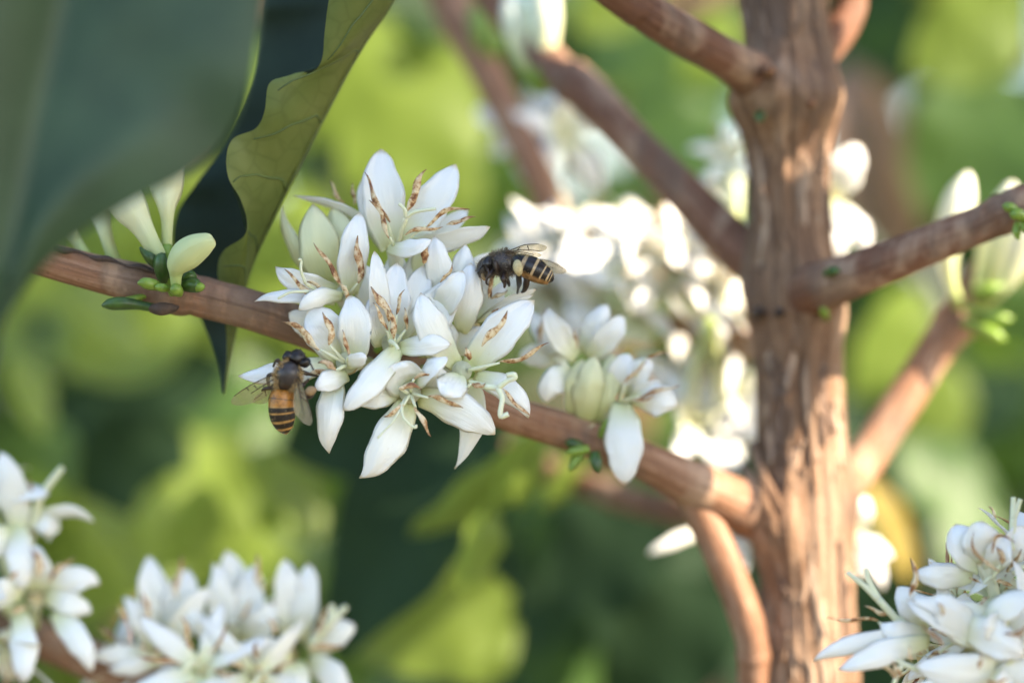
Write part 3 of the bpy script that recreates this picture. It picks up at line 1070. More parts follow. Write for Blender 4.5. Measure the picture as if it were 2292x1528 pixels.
style(f, [(766, 820, -5), (740, 840, -6.5)], [(716, 846, -7)], w=9)
f = flower(MC, 905, 745, 4, 'hidden flowers filling the heart of the cluster')
ctube(f, 905, 745, 4, 890, 808, 8, 40, 20)
for (x0, y0, x1, y1, w, d) in ((905, 730, 932, 560, 70, 3), (960, 740, 1004, 600, 74, 3), (840, 730, 806, 590, 70, 2), (890, 800, 826, 874, 60, 1), (965, 820, 1064, 902, 64, 1), (1000, 780, 1104, 742, 66, 1.5), (870, 690, 884, 560, 66, 3.5), (730, 760, 646, 700, 64, 1), (960, 800, 1004, 716, 80, 0)):
    pet(f, x0, y0, d + 1, x1, y1, d, w, 4, -1.2, cup=-.2)
# small green calyxes and bracts of the node
for (x, y, d, w, l, a) in ((868, 776, 4, 22, 50, -70), (900, 790, 4.5, 20, 46, -110), (842, 786, 4.5, 20, 40, -50), (1010, 842, 5, 24, 56, -20), (1070, 752, 3, 20, 70, -60), (1010, 702, 4, 16, 40, -80)):
    c = P(x, y, d)
    e = P(x + math.cos(math.radians(a)) * l, y + math.sin(math.radians(a)) * l, d - 1)
    tube('calyx', [tuple(c) + (Wd(w) * .4,), tuple(c.lerp(e, .4)) + (Wd(w) * .55,), tuple(c.lerp(e, .8)) + (Wd(w) * .4,), tuple(e) + (Wd(3),)], M['bud_green'], MC, 10, 10)


# ------------------------------------------------------------------ generated flowers for the other clusters
def auto_flower(c, ctr, axis, node, R, npet=5, seed=0, opening=None, lab=None, n=12, m=6, anthers=5, mat='petal', wf=.32, tubew=.0016):
    r = random.Random(seed)
    f = empty('flower', ctr, lab, parent=c)
    axis = V(axis).normalized()
    e1 = axis.orthogonal().normalized()
    e2 = axis.cross(e1)
    ph = r.uniform(0, 6.28)
    tube('corolla_tube', [tuple(node) + (tubew * .5,), tuple(V(node).lerp(ctr, .5) - axis * .001) + (tubew * .55,), tuple(ctr - axis * .0012) + (tubew * .8,), tuple(ctr) + (tubew * 1.1,)], M['tube'], f, 8, 8, real_uv=False)
    for i in range(npet):
        a = ph + 6.283 * i / npet + r.uniform(-.2, .2)
        o = e1 * math.cos(a) + e2 * math.sin(a)
        op = math.radians((opening if opening is not None else 78) + r.uniform(-22, 26))
        L = R * r.uniform(.85, 1.12)
        b = ctr + o * R * .06
        k = ctr + (axis * .26 + o * .46) * L
        t = ctr + (axis * math.cos(op) + o * math.sin(op)) * L
        petal(f, b, k, t, L * r.uniform(wf * .85, wf * 1.15), axis, r.uniform(-25, 25), r.uniform(-.15, .3), r.choice('bpp'), mat, n, m, .12)
    for i in range(anthers):
        a = ph + 6.283 * (i + .5) / anthers + r.uniform(-.2, .2)
        o = e1 * math.cos(a) + e2 * math.sin(a)
        s0 = ctr + (axis * .30 + o * .20) * R
        s1 = ctr + (axis * r.uniform(.55, .8) + o * r.uniform(.35, .75)) * R
        anther_w(f, s0, s0.lerp(s1, .5) + axis * R * .07, s1, R * .085, ctr, R * .015, ref=o, seed=r.uniform(0, 9))
    s = ctr + axis * R * .55
    tube('style', [tuple(ctr) + (R * .03,), tuple(s) + (R * .028,)], M['style'], f, 5, 6, real_uv=False)
    for sg in (-1, 1):
        tube('stigma', [tuple(s) + (R * .028,), tuple(s + axis * R * .12 + e1 * sg * R * .09) + (R * .026,), tuple(s + axis * R * .16 + e1 * sg * R * .22) + (R * .02,)], M['style'], f, 6, 6, real_uv=False)
    return f


# side cluster right of the main one
SC = cluster(1320, 985, 15, 'small flower cluster on the same branch between the big cluster and the trunk')
f = flower(SC, 1262, 770, 14, 'flower facing left, partly hidden by the anthers of the big cluster')
ctube(f, 1250, 790, 14, 1310, 985, 15, 34, 18)
pet(f, 1290, 800, 13, 1222, 688, 12, 66, -6, -2, cup=.2, pr='p')
pet(f, 1282, 832, 13, 1222, 902, 12, 66, 16, -2, cup=-.4)
pet(f, 1308, 790, 15, 1362, 682, 15, 62, -4, -1.5, cup=-.3, pr='b')
pet(f, 1316, 800, 14.5, 1396, 706, 14, 64, 4, -1.5, cup=.2)
pet(f, 1262, 790, 16, 1196, 736, 18, 60, 4, -1, cup=.2)
pet(f, 1262, 800, 16.5, 1160, 800, 18, 60, 4, -1, cup=.2)
pet(f, 1258, 800, 17, 1180, 700, 20, 56, 4, -1, cup=.2)
anth(f, 1290, 780, 11, 1284, 734, 11, 13, 3)
anth(f, 1206, 770, 16, 1216, 690, 16, 15, 3)
f = flower(SC, 1310, 930, 14, 'pale green closed flower between the two open ones')
pet(f, 1314, 950, 14, 1332, 796, 12.5, 78, -4, -3, cup=-.8, mat='cream')
pet(f, 1292, 946, 14.4, 1304, 802, 13, 66, -6, -3, cup=-.7, mat='cream')
pet(f, 1330, 944, 14.6, 1372, 790, 13.4, 62, 6, -2.6, cup=-.7, mat='cream')
ctube(f, 1312, 948, 14.5, 1322, 1000, 16, 44, 20)
f = flower(SC, 1376, 905, 13, 'flower turned right with one long petal hanging down')
ctube(f, 1380, 898, 14, 1334, 1000, 16, 42, 20)
pet(f, 1394, 900, 11.5, 1398, 1084, 10, 92, 0, -2.5, cup=-.25, pr='b')
pet(f, 1412, 896, 12, 1516, 908, 11, 80, -8, -2.0, cup=-.25, pr='b')
pet(f, 1372, 880, 13, 1408, 790, 12, 60, -2, -1.6, cup=.3)
pet(f, 1396, 886, 13.4, 1462, 808, 12, 62, -10, -1.8, cup=.3)
pet(f, 1404, 890, 13, 1480, 856, 11, 52, 4, -1.6, cup=.4)
anth(f, 1400, 860, 10, 1452, 808, 10, 15, -6, (1388, 894, 12))
anth(f, 1446, 800, 10, 1494, 790, 10, 12, -3, (1420, 840, 11))
anth(f, 1428, 888, 9, 1520, 858, 9, 13, 3, (1394, 896, 12))
anth(f, 1412, 898, 9, 1466, 884, 9, 13, 3)
for (x, y, d, w, l, a, mt) in ((1300, 1000, 12, 30, 36, 200, 'bud_dark'), (1330, 1012, 11, 30, 48, 80, 'bud_dark'), (1316, 1004, 11, 24, 50, 170, 'bud_green'), (1346, 978, 12, 22, 44, -70, 'bud_green'), (1300, 1010, 12, 26, 50, 120, 'bud_green'), (1376, 1030, 13, 20, 40, 60, 'bud_green')):
    c = P(x, y, d)
    e = P(x + math.cos(math.radians(a)) * l, y + math.sin(math.radians(a)) * l, d - 1)
    tube('bract', [tuple(c) + (Wd(w) * .4,), tuple(c.lerp(e, .4)) + (Wd(w) * .5,), tuple(c.lerp(e, .8)) + (Wd(w) * .35,), tuple(e) + (Wd(3),)], M[mt], SC, 10, 8)


def gen_cluster(c, specs, node, seed, sunny=0.0, **kw):
    for k, (x, y, d, ax, ay, az, R) in enumerate(specs):
        ax, ay, az = V((ax, ay, az)).lerp(SUN, sunny)
        auto_flower(c, P(x, y, d), (ax, ay, az), P(*node) if not callable(node) else node(x, y), Wd(R, d), seed=seed + k, npet=5 + (k % 2), **kw)


# corner cluster, lower right
OFF = -7
RC = cluster(2290, 1500, -2, 'sharp white flower cluster in front of the trunk foot, with thin curled anthers')
NR = (2290, 1505, 0)
f = flower(RC, 2190, 1240, -6, 'flower with a rounded petal and a dark hooked anther')
ctube(f, 2200, 1250, -5, 2280, 1490, 0, 44, 20)
pet(f, 2196, 1268, -6, 2140, 1172, -6, 84, -6, -2, cup=.25)
pet(f, 2176, 1290, -6, 2046, 1282, -7, 58, -6, -2, cup=-.2)
pet(f, 2214, 1260, -6, 2200, 1166, -8, 96, -6, -1.6, cup=-.4, wave=.14)
pet(f, 2230, 1262, -5, 2296, 1180, -5, 76, 4, -2, cup=.3)
pet(f, 2215, 1280, -6, 2250, 1200, -7, 60, 4, -2, cup=.3)
anth(f, 2240, 1276, -8, 2182, 1188, -9, 11, -26)
anth(f, 2220, 1236, -9, 2272, 1212, -9, 10, -26)
anth(f, 2230, 1160, -4, 2212, 1132, -4, 12, 3)
anth(f, 2244, 1262, -8, 2232, 1222, -8, 16, 3)
style(f, [(2264, 1230, -6), (2268, 1160, -6)], [(2268, 1112, -6)], [(2284, 1116, -6)], w=16)
f = flower(RC, 2130, 1380, -8, 'flower facing left with two petals stretched out')
ctube(f, 2130, 1384, -6, 2270, 1500, 0, 44, 20)
pet(f, 2070, 1430, -8, 1816, 1474, -9, 54, 14, -2, cup=-.3, pr='p')
pet(f, 2080, 1436, -9, 1876, 1502, -11, 62, 8, -2.4, cup=-.3, pr='p')
pet(f, 2080, 1420, -8, 1966, 1396, -9, 60, -10, -2, cup=-.25, pr='p')
pet(f, 2080, 1400, -6, 2008, 1312, -6, 66, 0, -2, cup=.25)
pet(f, 2100, 1400, -8, 2044, 1332, -8, 50, 4, -2, cup=-.2)
pet(f, 2190, 1420, -9, 2030, 1340, -12, 62, -8, -2.5, cup=-.3, roll=40)
anth(f, 1966, 1392, -8, 1850, 1384, -8, 13, 4, (2000, 1405, -8))
anth(f, 2000, 1372, -7, 1934, 1356, -7, 14, -4, (2040, 1400, -7))
anth(f, 2040, 1334, -9, 2042, 1246, -9, 17, 6)
anth(f, 2110, 1450, -13, 2062, 1398, -13.5, 12, 6)
style(f, [(2020, 1400, -7), (1966, 1340, -8)], [(1930, 1306, -8), (1896, 1280, -8)], [(1946, 1300, -8), (1938, 1272, -8)], w=16)
f = flower(RC, 2240, 1390, -10, 'broad creamy flower with petals overlapping in the middle of the cluster')
ctube(f, 2236, 1400, -8, 2290, 1500, 0, 44, 20)
pet(f, 2240, 1370, -9, 2040, 1340, -13, 56, -8, -2, cup=-.3, roll=20, pr='p')
pet(f, 2260, 1390, -9, 2200, 1400, -15, 70, -4, -2, cup=-.3)
pet(f, 2200, 1400, -12, 2320, 1328, -14, 62, -10, -2, cup=-.35, roll=-25)
pet(f, 2140, 1400, -11, 2292, 1470, -14, 86, -6, -2, cup=-.35)
pet(f, 2200, 1440, -10, 2090, 1330, -13, 80, -6, -2, cup=-.2)
anth(f, 2300, 1398, -15, 2248, 1418, -15, 14, -8)
anth(f, 2112, 1376, -14, 2098, 1348, -14, 12, 3)
f = flower(RC, 2180, 1500, -9, 'lowest flower of the cluster, petals spread flat')
ctube(f, 2190, 1504, -7, 2290, 1505, 0, 44, 20)
pet(f, 2270, 1500, -10, 2048, 1488, -12, 84, -8, -2.4, cup=-.35)
pet(f, 2200, 1530, -10, 2020, 1560, -12, 74, -4, -2, cup=-.3)
pet(f, 2220, 1530, -10, 2330, 1500, -12, 80, 0, -2, cup=-.3)
pet(f, 2200, 1530, -10, 2180, 1640, -12, 90, 0, -2, cup=-.3)
anth(f, 2010, 1524, -11, 1944, 1466, -11, 18, 4)
anth(f, 2016, 1516, -12, 1994, 1480, -12, 13, 4)
anth(f, 2044, 1478, -12, 2036, 1444, -12, 12, -5)
anth(f, 2208, 1524, -15, 2258, 1518, -15, 15, 4)
anth(f, 2020, 1540, -12, 2070, 1552, -12, 15, 4)
anth(f, 2190, 1496, -14, 2192, 1462, -14, 14, 4)
style(f, [(2060, 1500, -11), (2020, 1484, -11)], [(1998, 1470, -11)], [(2000, 1530, -11)], w=13)
gen_cluster(RC, [(2310, 1330, 0, -.2, -.6, .5, 190), (2330, 1250, 0, .1, -.5, .7, 180), (2140, 1340, 4, -.6, -.2, .6, 130), (2330, 1440, -6, .1, -.9, .2, 190), (2080, 1470, 0, -.5, -.5, -.2, 120), (2230, 1330, -2, -.2, -.8, .5, 150), (2240, 1480, -6, -.1, -.95, 0, 170), (2160, 1440, -2, -.4, -.8, .1, 150)], NR, 500, n=16, m=8)

# two clusters lower left
OFF = 16
LA = cluster(60, 1420, 17, 'white flower cluster at the end of the low branch, petals hanging over it')
NL = (70, 1418, 17)
f = flower(LA, 60, 1180, 12)
ctube(f, 60, 1190, 13, 70, 1400, 17, 44, 20)
pet(f, 40, 1200, 11, 0, 1010, 9, 84, 6, -2, cup=-.3)
pet(f, 80, 1170, 11, 214, 1170, 10, 46, -26, -2, cup=-.3, roll=30, pr='p')
pet(f, 90, 1180, 12, 130, 1190, 12, 70, 0, -2, cup=-.2)
pet(f, 40, 1170, 10, 50, 1320, 8, 70, 0, -2.4, cup=-.3)
pet(f, 30, 1190, 10, -60, 1240, 8, 80, 0, -2, cup=-.3)
pet(f, 80, 1140, 12, 110, 1200, 10, 50, 0, -2, cup=-.3)
style(f, [(72, 1180, 11), (90, 1110, 9)], [(120, 1070, 9), (140, 1046, 9)], w=22)
anth(f, 62, 1130, 9, 66, 1066, 9, 16, 3); anth(f, 44, 1120, 9, 40, 1072, 9, 16, 3)
f = flower(LA, 80, 1330, 11)
ctube(f, 80, 1335, 12, 76, 1410, 17, 44, 20)
pet(f, 100, 1320, 10, 228, 1300, 9, 76, -14, -2.0, cup=-.3, pr='p')
pet(f, 100, 1340, 10, 206, 1370, 10, 60, -6, -2.0, cup=-.2)
pet(f, 120, 1370, 9, 206, 1506, 7, 70, -12, -2.6, cup=-.4, pr='p')
pet(f, 40, 1370, 9, 52, 1534, 6, 80, -6, -2.6, cup=-.35, pr='p')
pet(f, 80, 1320, 10, 70, 1220, 8, 80, 6, -2, cup=.3)
pet(f, 50, 1330, 9, -50, 1340, 7, 80, 6, -2, cup=-.3)
anth(f, 110, 1300, 8, 166, 1246, 8, 20, -4); anth(f, 90, 1290, 7, 70, 1226, 7, 22, 5); anth(f, 60, 1360, 6, 22, 1374, 6, 18, 3); anth(f, 40, 1280, 6, 20, 1300, 6, 18, 3)
gen_cluster(LA, [(-40, 1130, 15, -.3, -.5, .7, 200), (-60, 1300, 12, -.4, -.8, 0, 200), (10, 1440, 12, -.2, -.7, -.6, 190)], NL, 540)

LB = cluster(430, 1545, 20, 'broad white flower cluster low on the branch, petals bunched upright')
NB = (430, 1560, 20)
f = flower(LB, 370, 1440, 16)
ctube(f, 370, 1446, 17, 410, 1550, 20, 46, 22)
pet(f, 370, 1440, 15, 336, 1240, 14, 100, -4, -2.0, cup=.3, pr='p')
pet(f, 390, 1440, 15, 420, 1272, 14, 96, -4, -2.0, cup=.25, pr='b')
pet(f, 380, 1450, 13, 470, 1310, 12, 70, -6, -2.0, cup=.3, roll=25, pr='p')
pet(f, 350, 1450, 14, 280, 1330, 13, 56, 0, -2, cup=.3, pr='p')
pet(f, 340, 1470, 13, 200, 1470, 12, 56, 6, -2.0, cup=-.2, pr='p')
pet(f, 360, 1470, 12, 240, 1500, 11, 50, -6, -2, cup=-.2, pr='p')
anth(f, 400, 1340, 11, 408, 1240, 11, 17, -6); anth(f, 330, 1390, 11, 318, 1320, 11, 20, 4); anth(f, 280, 1390, 12, 262, 1356, 12, 18, 4)
f = flower(LB, 520, 1430, 17)
ctube(f, 520, 1440, 18, 450, 1550, 20, 46, 22)
pet(f, 500, 1440, 16, 486, 1256, 14, 80, 4, -2.0, cup=.3, pr='p')
pet(f, 530, 1440, 16, 506, 1230, 16, 84, 12, -1.0, cup=.3, pr='b')
pet(f, 540, 1440, 16, 568, 1262, 15, 80, 4, -2.0, cup=.3, pr='b')
pet(f, 500, 1450, 13, 400, 1360, 12, 60, 4, -2.0, cup=-.2, pr='p')
pet(f, 550, 1440, 15, 610, 1350, 13, 70, 4, -2.0, cup=.3, pr='b')
anth(f, 590, 1320, 12, 574, 1236, 12, 18, -5); anth(f, 540, 1390, 11, 566, 1340, 11, 18, -3)
f = flower(LB, 660, 1450, 15)
ctube(f, 650, 1456, 16, 470, 1550, 20, 46, 22)
pet(f, 650, 1430, 15, 636, 1250, 14, 76, 4, -2.0, cup=.2, pr='b')
pet(f, 664, 1430, 15, 690, 1260, 14, 72, 6, -2.0, cup=.2, pr='b')
pet(f, 690, 1450, 14, 796, 1400, 12, 76, -4, -2.0, cup=-.2, pr='b')
pet(f, 690, 1480, 13, 780, 1560, 11, 84, -10, -2.0, cup=-.3, pr='p')
pet(f, 650, 1480, 12, 560, 1430, 9, 80, -6, -2.0, cup=-.3)
pet(f, 660, 1480, 12, 640, 1590, 10, 90, -6, -2.0, cup=-.3)
anth(f, 700, 1420, 10, 736, 1350, 10, 16, 4); anth(f, 690, 1450, 9, 768, 1440, 9, 22, 3); anth(f, 620, 1420, 9, 596, 1380, 9, 18, 3)
style(f, [(700, 1440, 12), (740, 1390, 10)], [(776, 1356, 10)], [(744, 1352, 10)], w=20)
gen_cluster(LB, [(300, 1480, 18, -.5, -.5, .2, 150), (450, 1500, 8, 0, -.9, .3, 190), (570, 1510, 9, .2, -.9, .1, 180), (560, 1400, 20, .1, -.3, .9, 150)], NB, 560)

# sunlit and shaded clusters behind the main branch
OFF = 0
B1 = cluster(1440, 680, 58, 'big sunlit blurred flower cluster between the right bee and the trunk')
gen_cluster(B1, [(1260, 575, 70, -.5, -.4, .5, 180), (1350, 570, 68, -.2, -.5, .8, 180), (1450, 570, 66, .1, -.5, .8, 180), (1545, 600, 62, .5, -.4, .5, 160), (1300, 640, 68, -.6, -.6, .1, 170), (1400, 640, 62, .2, -.95, .2, 180), (1500, 650, 62, .4, -.85, .1, 170),
                 (1240, 670, 72, -.5, -.6, -.1, 140), (1600, 640, 60, .4, -.6, -.2, 140), (1330, 545, 76, 0, -.2, .9, 160), (1540, 550, 70, .3, -.2, .9, 150), (1205, 600, 74, -.3, -.8, .2, 140), (1220, 690, 76, -.2, -.9, 0, 130), (1350, 690, 66, .2, -.9, -.1, 150), (1450, 610, 60, .3, -.9, .2, 150), (1590, 560, 62, .5, -.7, .4, 130), (1620, 680, 58, .4, -.8, .1, 120)], (1440, 690, 60), 600, wf=.56, anthers=2, sunny=.55, opening=70)
for (x0, y0, x1, y1, w) in ((1440, 690, 1400, 770, 60), (1460, 690, 1440, 780, 50), (1560, 670, 1644, 794, 74), (1570, 680, 1600, 740, 70)):
    f = flower(B1, x0, y0, 62)
    pet(f, x0, y0, 64, x1, y1, 60, w * 1.15, 6, -2, cup=-.3, mat='cream' if w < 70 else 'petal')
B2 = cluster(1240, 420, 84, 'grey-white shaded flowers hanging under the upper bud pair')
gen_cluster(B2, [(1260, 305, 86, .35, -.85, .1, 150), (1190, 290, 88, -.6, -.6, .1, 140)], (1225, 430, 81), 620, wf=.5, anthers=2)
B3 = cluster(1560, 700, 50, 'sunlit blurred flowers hanging left of the trunk, beside the small cluster')
gen_cluster(B3, [(1545, 870, 66, -.3, -.8, .3, 150), (1545, 940, 62, .1, -.9, -.3, 150), (1640, 880, 66, .3, -.8, .2, 120), (1650, 970, 64, .4, -.8, -.3, 90)], (1590, 716, 52), 640, n=10, wf=.55, anthers=1, sunny=.5, opening=70)
B4 = cluster(1860, 470, 48, 'sunlit white flower peeping out behind the trunk above the reddish branch')
f = flower(B4, 1850, 460, 50)
pet(f, 1850, 450, 50, 1926, 326, 48, 104, 0, -2, cup=.2)
pet(f, 1850, 450, 48, 1880, 580, 46, 90, 0, -2, cup=-.2)
pet(f, 1866, 460, 48, 1946, 556, 47, 74, -6, -2, cup=-.2)
pet(f, 1850, 450, 50, 1790, 380, 52, 84, 0, -2, cup=-.2)
ctube(f, 1850, 458, 50, 1790, 620, 46, 36, 20)
B5 = cluster(1880, 1180, 48, 'sunlit white flower behind the trunk, beside a yellow leaf')
f = flower(B5, 1900, 1190, 48)
pet(f, 1890, 1190, 48, 1946, 1116, 46, 84, 0, -2, cup=.2)
pet(f, 1890, 1190, 47, 1984, 1318, 45, 74, -8, -2, cup=-.2, pr='p')
pet(f, 1900, 1200, 47, 2000, 1252, 47, 60, -4, -2, cup=-.2, pr='p')
pet(f, 1880, 1200, 47, 1920, 1300, 47, 84, -4, -2, cup=-.2, pr='b')
pet(f, 1880, 1180, 47, 1820, 1120, 50, 84, -4, -2, cup=-.2, pr='b')
ctube(f, 1890, 1195, 48, 1840, 1170, 42, 36, 20)
B6 = cluster(1580, 1170, 62, 'thin white petals hanging behind the side shoot')
f = flower(B6, 1590, 1190, 54)
pet(f, 1590, 1180, 54, 1450, 1240, 52, 36, 4, -1, cup=-.2)
pet(f, 1640, 1180, 52, 1668, 1282, 50, 60, 4, -1, cup=-.2)
pet(f, 1620, 1170, 54, 1620, 1270, 52, 56, 4, -1, cup=-.2)
pet(f, 1620, 1170, 54, 1690, 1220, 52, 56, 4, -1, cup=-.2)
ctube(f, 1600, 1185, 55, 1600, 1160, 70, 30, 20)
B7 = cluster(1640, 545, 52, 'pale petals half hidden behind the left edge of the trunk')
gen_cluster(B7, [(1640, 350, 78, -.2, -.8, .5, 110), (1612, 425, 74, -.5, -.8, -.2, 60)], (1650, 545, 46), 660)


# ------------------------------------------------------------------ buds
def bud(parent, name, pts, mat, seg=12, ribs=.05, n=20, **kw):
    """pts (px,py,dy,width)"""
    c = pxs(pts)
    return tube(name, c, mat, parent, n, seg, disp=lambda i, a, p: 1 + ribs * math.cos(5 * a + 2.5 * i / n), real_uv=False, **kw)


BG = 'bud clusters on the branch nodes'
BL = empty('bud_cluster', P(385, 628, 0), 'pale green buds and small green bracts on the branch under the dark leaf', 'buds', BG)
o = bud(BL, 'flower_bud', [(378, 618, 0, 26), (374, 560, 0, 24), (375, 500, 0, 27), (374, 462, 0, 42), (374, 420, 1, 74), (372, 370, 1, 82), (370, 310, 2, 80), (368, 250, 3, 60), (367, 200, 3, 16)], M['tube'], ribs=.07, n=34)
bud(o, 'calyx', [(380, 625, -.2, 24), (376, 590, -.4, 30), (374, 562, -.4, 32), (374, 556, 0, 26)], M['bud_green'], ribs=.02)
o = bud(BL, 'flower_bud', [(386, 640, -.5, 34), (362, 585, -1, 36), (340, 545, -1, 40), (318, 505, -.5, 52), (296, 470, 0, 76), (272, 430, 1, 86), (240, 380, 2, 80), (205, 330, 3, 40), (190, 310, 3, 8)], M['tube'], ribs=.07, n=34)
bud(o, 'calyx', [(392, 660, -1, 24), (378, 620, -1.4, 42), (364, 590, -1.6, 44), (358, 578, -1, 36)], M['bud_green'], ribs=.02)
bud(BL, 'flower_bud', [(264, 600, 4, 30), (248, 560, 4, 29), (236, 520, 4, 32), (226, 485, 5, 44), (212, 440, 5, 64), (200, 380, 6, 70), (190, 320, 6, 50), (186, 290, 6, 8)], M['tube'], ribs=.05, n=30)
bud(BL, 'flower_bud', [(205, 590, 5, 24), (172, 540, 6, 26), (146, 500, 6, 40), (115, 450, 7, 56), (90, 400, 7, 46), (70, 370, 7, 8)], M['tube'], ribs=.05, n=26)
o = bud(BL, 'flower_bud', [(394, 652, -4, 22), (394, 634, -4.6, 24), (394, 614, -5, 30), (398, 594, -5.6, 50), (416, 572, -6.2, 68), (438, 556, -6.6, 66), (462, 544, -7, 50), (476, 540, -7.2, 30), (481, 538, -7.2, 8)], M['bud_pale'], ribs=.05, n=34, ref=V((0, -1, .2)))
bud(BL, 'bract', [(404, 660, -3.6, 10), (398, 652, -5.2, 26), (394, 648, -6.2, 29), (394, 647, -6.9, 22), (394, 647, -7.2, 6)], M['bud_green'], ribs=.03)
for pts, mt in (([(356, 642, -3, 20), (340, 636, -4, 27), (322, 633, -4.4, 24), (308, 634, -4.6, 6)], 'bud_green'), ([(380, 646, -3, 12), (366, 644, -4.4, 20), (352, 642, -4.6, 14), (346, 641, -4.6, 4)], 'bud_green'),
                ([(366, 605, -1, 20), (340, 580, -2, 26), (324, 566, -2.2, 16), (313, 553, -2.4, 5)], 'bud_dark'), ([(372, 640, -1, 24), (364, 606, -2.6, 36), (362, 580, -3, 32), (366, 566, -3, 10)], 'bud_dark'),
                ([(350, 690, 0, 20), (310, 682, 0, 22), (276, 678, -.4, 30), (246, 680, -.6, 26), (228, 684, -.6, 6)], 'bud_dark'), ([(330, 660, 1, 10), (290, 672, 0, 20), (250, 676, -.2, 12), (238, 674, -.2, 3)], 'bud_green'),
                ([(412, 640, -3, 24), (432, 638, -4.2, 34), (446, 644, -4.4, 24), (456, 648, -4.4, 6)], 'bud_dark'), ([(434, 646, -4.2, 16), (450, 642, -5, 20), (459, 641, -5, 6)], 'bud_green'), ([(412, 620, -2.6, 24), (426, 618, -3.4, 30), (440, 622, -3.4, 8)], 'bud_dark'),
                ([(340, 690, 0, 20), (362, 692, -1.4, 30), (388, 690, -1.4, 20), (400, 686, -1, 6)], 'bract')):
    bud(BL, 'bract', pts, M[mt], ribs=.06)
tube('bark_ridge', [tuple(P(120 + 24 * i, 552 + 5.9 * i + 3 * math.sin(i * 2.1), -.1)) + (Wd(5 + 2.5 * math.sin(i * 1.7)),) for i in range(11)], M['scar'], tree, 40, 8)

BT = empty('bud_cluster', P(1190, 100, 62), 'two long blurred pale buds hanging at the top behind the branches', 'buds', BG)
for pts in ([(1190, 170, 60, 26), (1176, 130, 60, 46), (1162, 70, 60, 66), (1150, 20, 60, 56), (1140, -30, 60, 10)], [(1210, 190, 60, 28), (1216, 140, 59, 48), (1220, 80, 58, 66), (1222, 20, 58, 68), (1222, -60, 58, 40), (1222, -90, 58, 6)]):
    bud(BT, 'flower_bud', pts, M['tube'])
for pts in ([(1200, 200, 60, 40), (1216, 180, 59, 60), (1240, 190, 58, 40), (1256, 200, 58, 8)], [(1210, 200, 59, 30), (1214, 160, 58, 50), (1214, 140, 58, 10)]):
    bud(BT, 'bract', pts, M['bud_green'])
BY = empty('bud_cluster', P(1070, 90, 90), 'blurred yellow bracts on the far pinkish branch', 'buds', BG)
for pts in ([(1060, 140, 88, 30), (1080, 90, 86, 50), (1070, 40, 86, 44), (1056, 10, 86, 8)], [(1080, 130, 87, 30), (1104, 110, 86, 46), (1112, 70, 86, 30), (1112, 50, 86, 6)]):
    bud(BY, 'bract', pts, M['bud_green'])
BR_ = empty('bud_cluster', P(2165, 670, 50), 'long sunlit buds and lime bracts on the sunlit tan branch', 'buds', BG)
for pts in ([(2150, 690, 48, 34), (2130, 640, 47, 36), (2120, 580, 46, 56), (2130, 510, 46, 92), (2150, 440, 46, 84), (2164, 400, 46, 40), (2168, 384, 46, 6)],
            [(2180, 680, 50, 30), (2200, 620, 50, 50), (2226, 540, 50, 92), (2248, 470, 50, 80), (2264, 420, 50, 40), (2268, 408, 50, 6)],
            [(2196, 690, 50, 30), (2240, 640, 48, 60), (2276, 570, 47, 100), (2310, 510, 46, 90), (2330, 470, 46, 8)]):
    pts = [(x, y, d, w * .8) for x, y, d, w in pts]
    bud(BR_, 'flower_bud', pts, M['tube'])
for pts in ([(2166, 690, 46, 24), (2200, 706, 44, 34), (2240, 712, 43, 30), (2266, 712, 43, 8)], [(2160, 720, 45, 24), (2200, 740, 43, 36), (2230, 752, 42, 30), (2250, 760, 42, 8)], [(2180, 660, 46, 30), (2220, 650, 45, 40), (2250, 640, 45, 8)]):
    bud(BR_, 'bract', pts, M['bud_green'])
BE = empty('bud_cluster', P(2270, 480, 8), 'small lime green buds at the end of the reddish branch', 'buds', BG)
for pts in ([(2276, 476, 9, 16), (2264, 466, 7.6, 24), (2252, 462, 7.4, 20), (2244, 460, 7.4, 6)], [(2290, 490, 8, 18), (2282, 480, 6.8, 28), (2268, 480, 6.4, 24), (2260, 480, 6.4, 8)], [(2296, 500, 8, 20), (2296, 512, 7, 24), (2290, 520, 7, 6)], [(2280, 500, 9, 20), (2276, 520, 8.6, 20), (2280, 536, 8.6, 6)]):
    bud(BE, 'bract', pts, M['bud_green'])
BC = empty('bud_cluster', P(1840, 690, 28), 'tiny green shoot on the trunk under the reddish branch', 'buds', BG)
bud(BC, 'bract', [(1850, 720, 29, 14), (1845, 700, 24, 20), (1842, 690, 23, 16), (1842, 682, 23, 4)], M['bud_green'])
bud(BC, 'bract', [(1704, 255, 26, 20), (1700, 262, 23, 26), (1698, 270, 22, 8)], M['bud_dark'])
bud(BC, 'bract', [(1850, 612, 20, 20), (1866, 606, 16, 22), (1880, 606, 16, 6)], M['bud_dark'])


# ------------------------------------------------------------------ bees
AMB, BLK, THX = (.50, .23, .045), (.020, .013, .010), (.085, .060, .040)
PALE = (.62, .44, .22)


def bee_body(parent, ctrl, ref, colf, flat=1.0, n=110, seg=28, fixed=False):
    sm = catmull(pxs(ctrl), n)
    pts = [V(s[:3]) for s in sm]
    rings = tube_rings(pts, [max(s[3], 1e-5) for s in sm], seg, ref, flat, None, fixed)
    # tergites overlap: a small step in radius at every band
    v, f, uv = loft_data(rings)
    col = []
    for i in range(n + 1):
        for j in range(seg):
            col.append(colf(i / n, math.cos(2 * math.pi * j / seg)))
    col += [colf(0, 1), colf(1, 1)]
    return mesh('body', v, f, M['bee'], parent, uv=uv, col=col), pts, rings


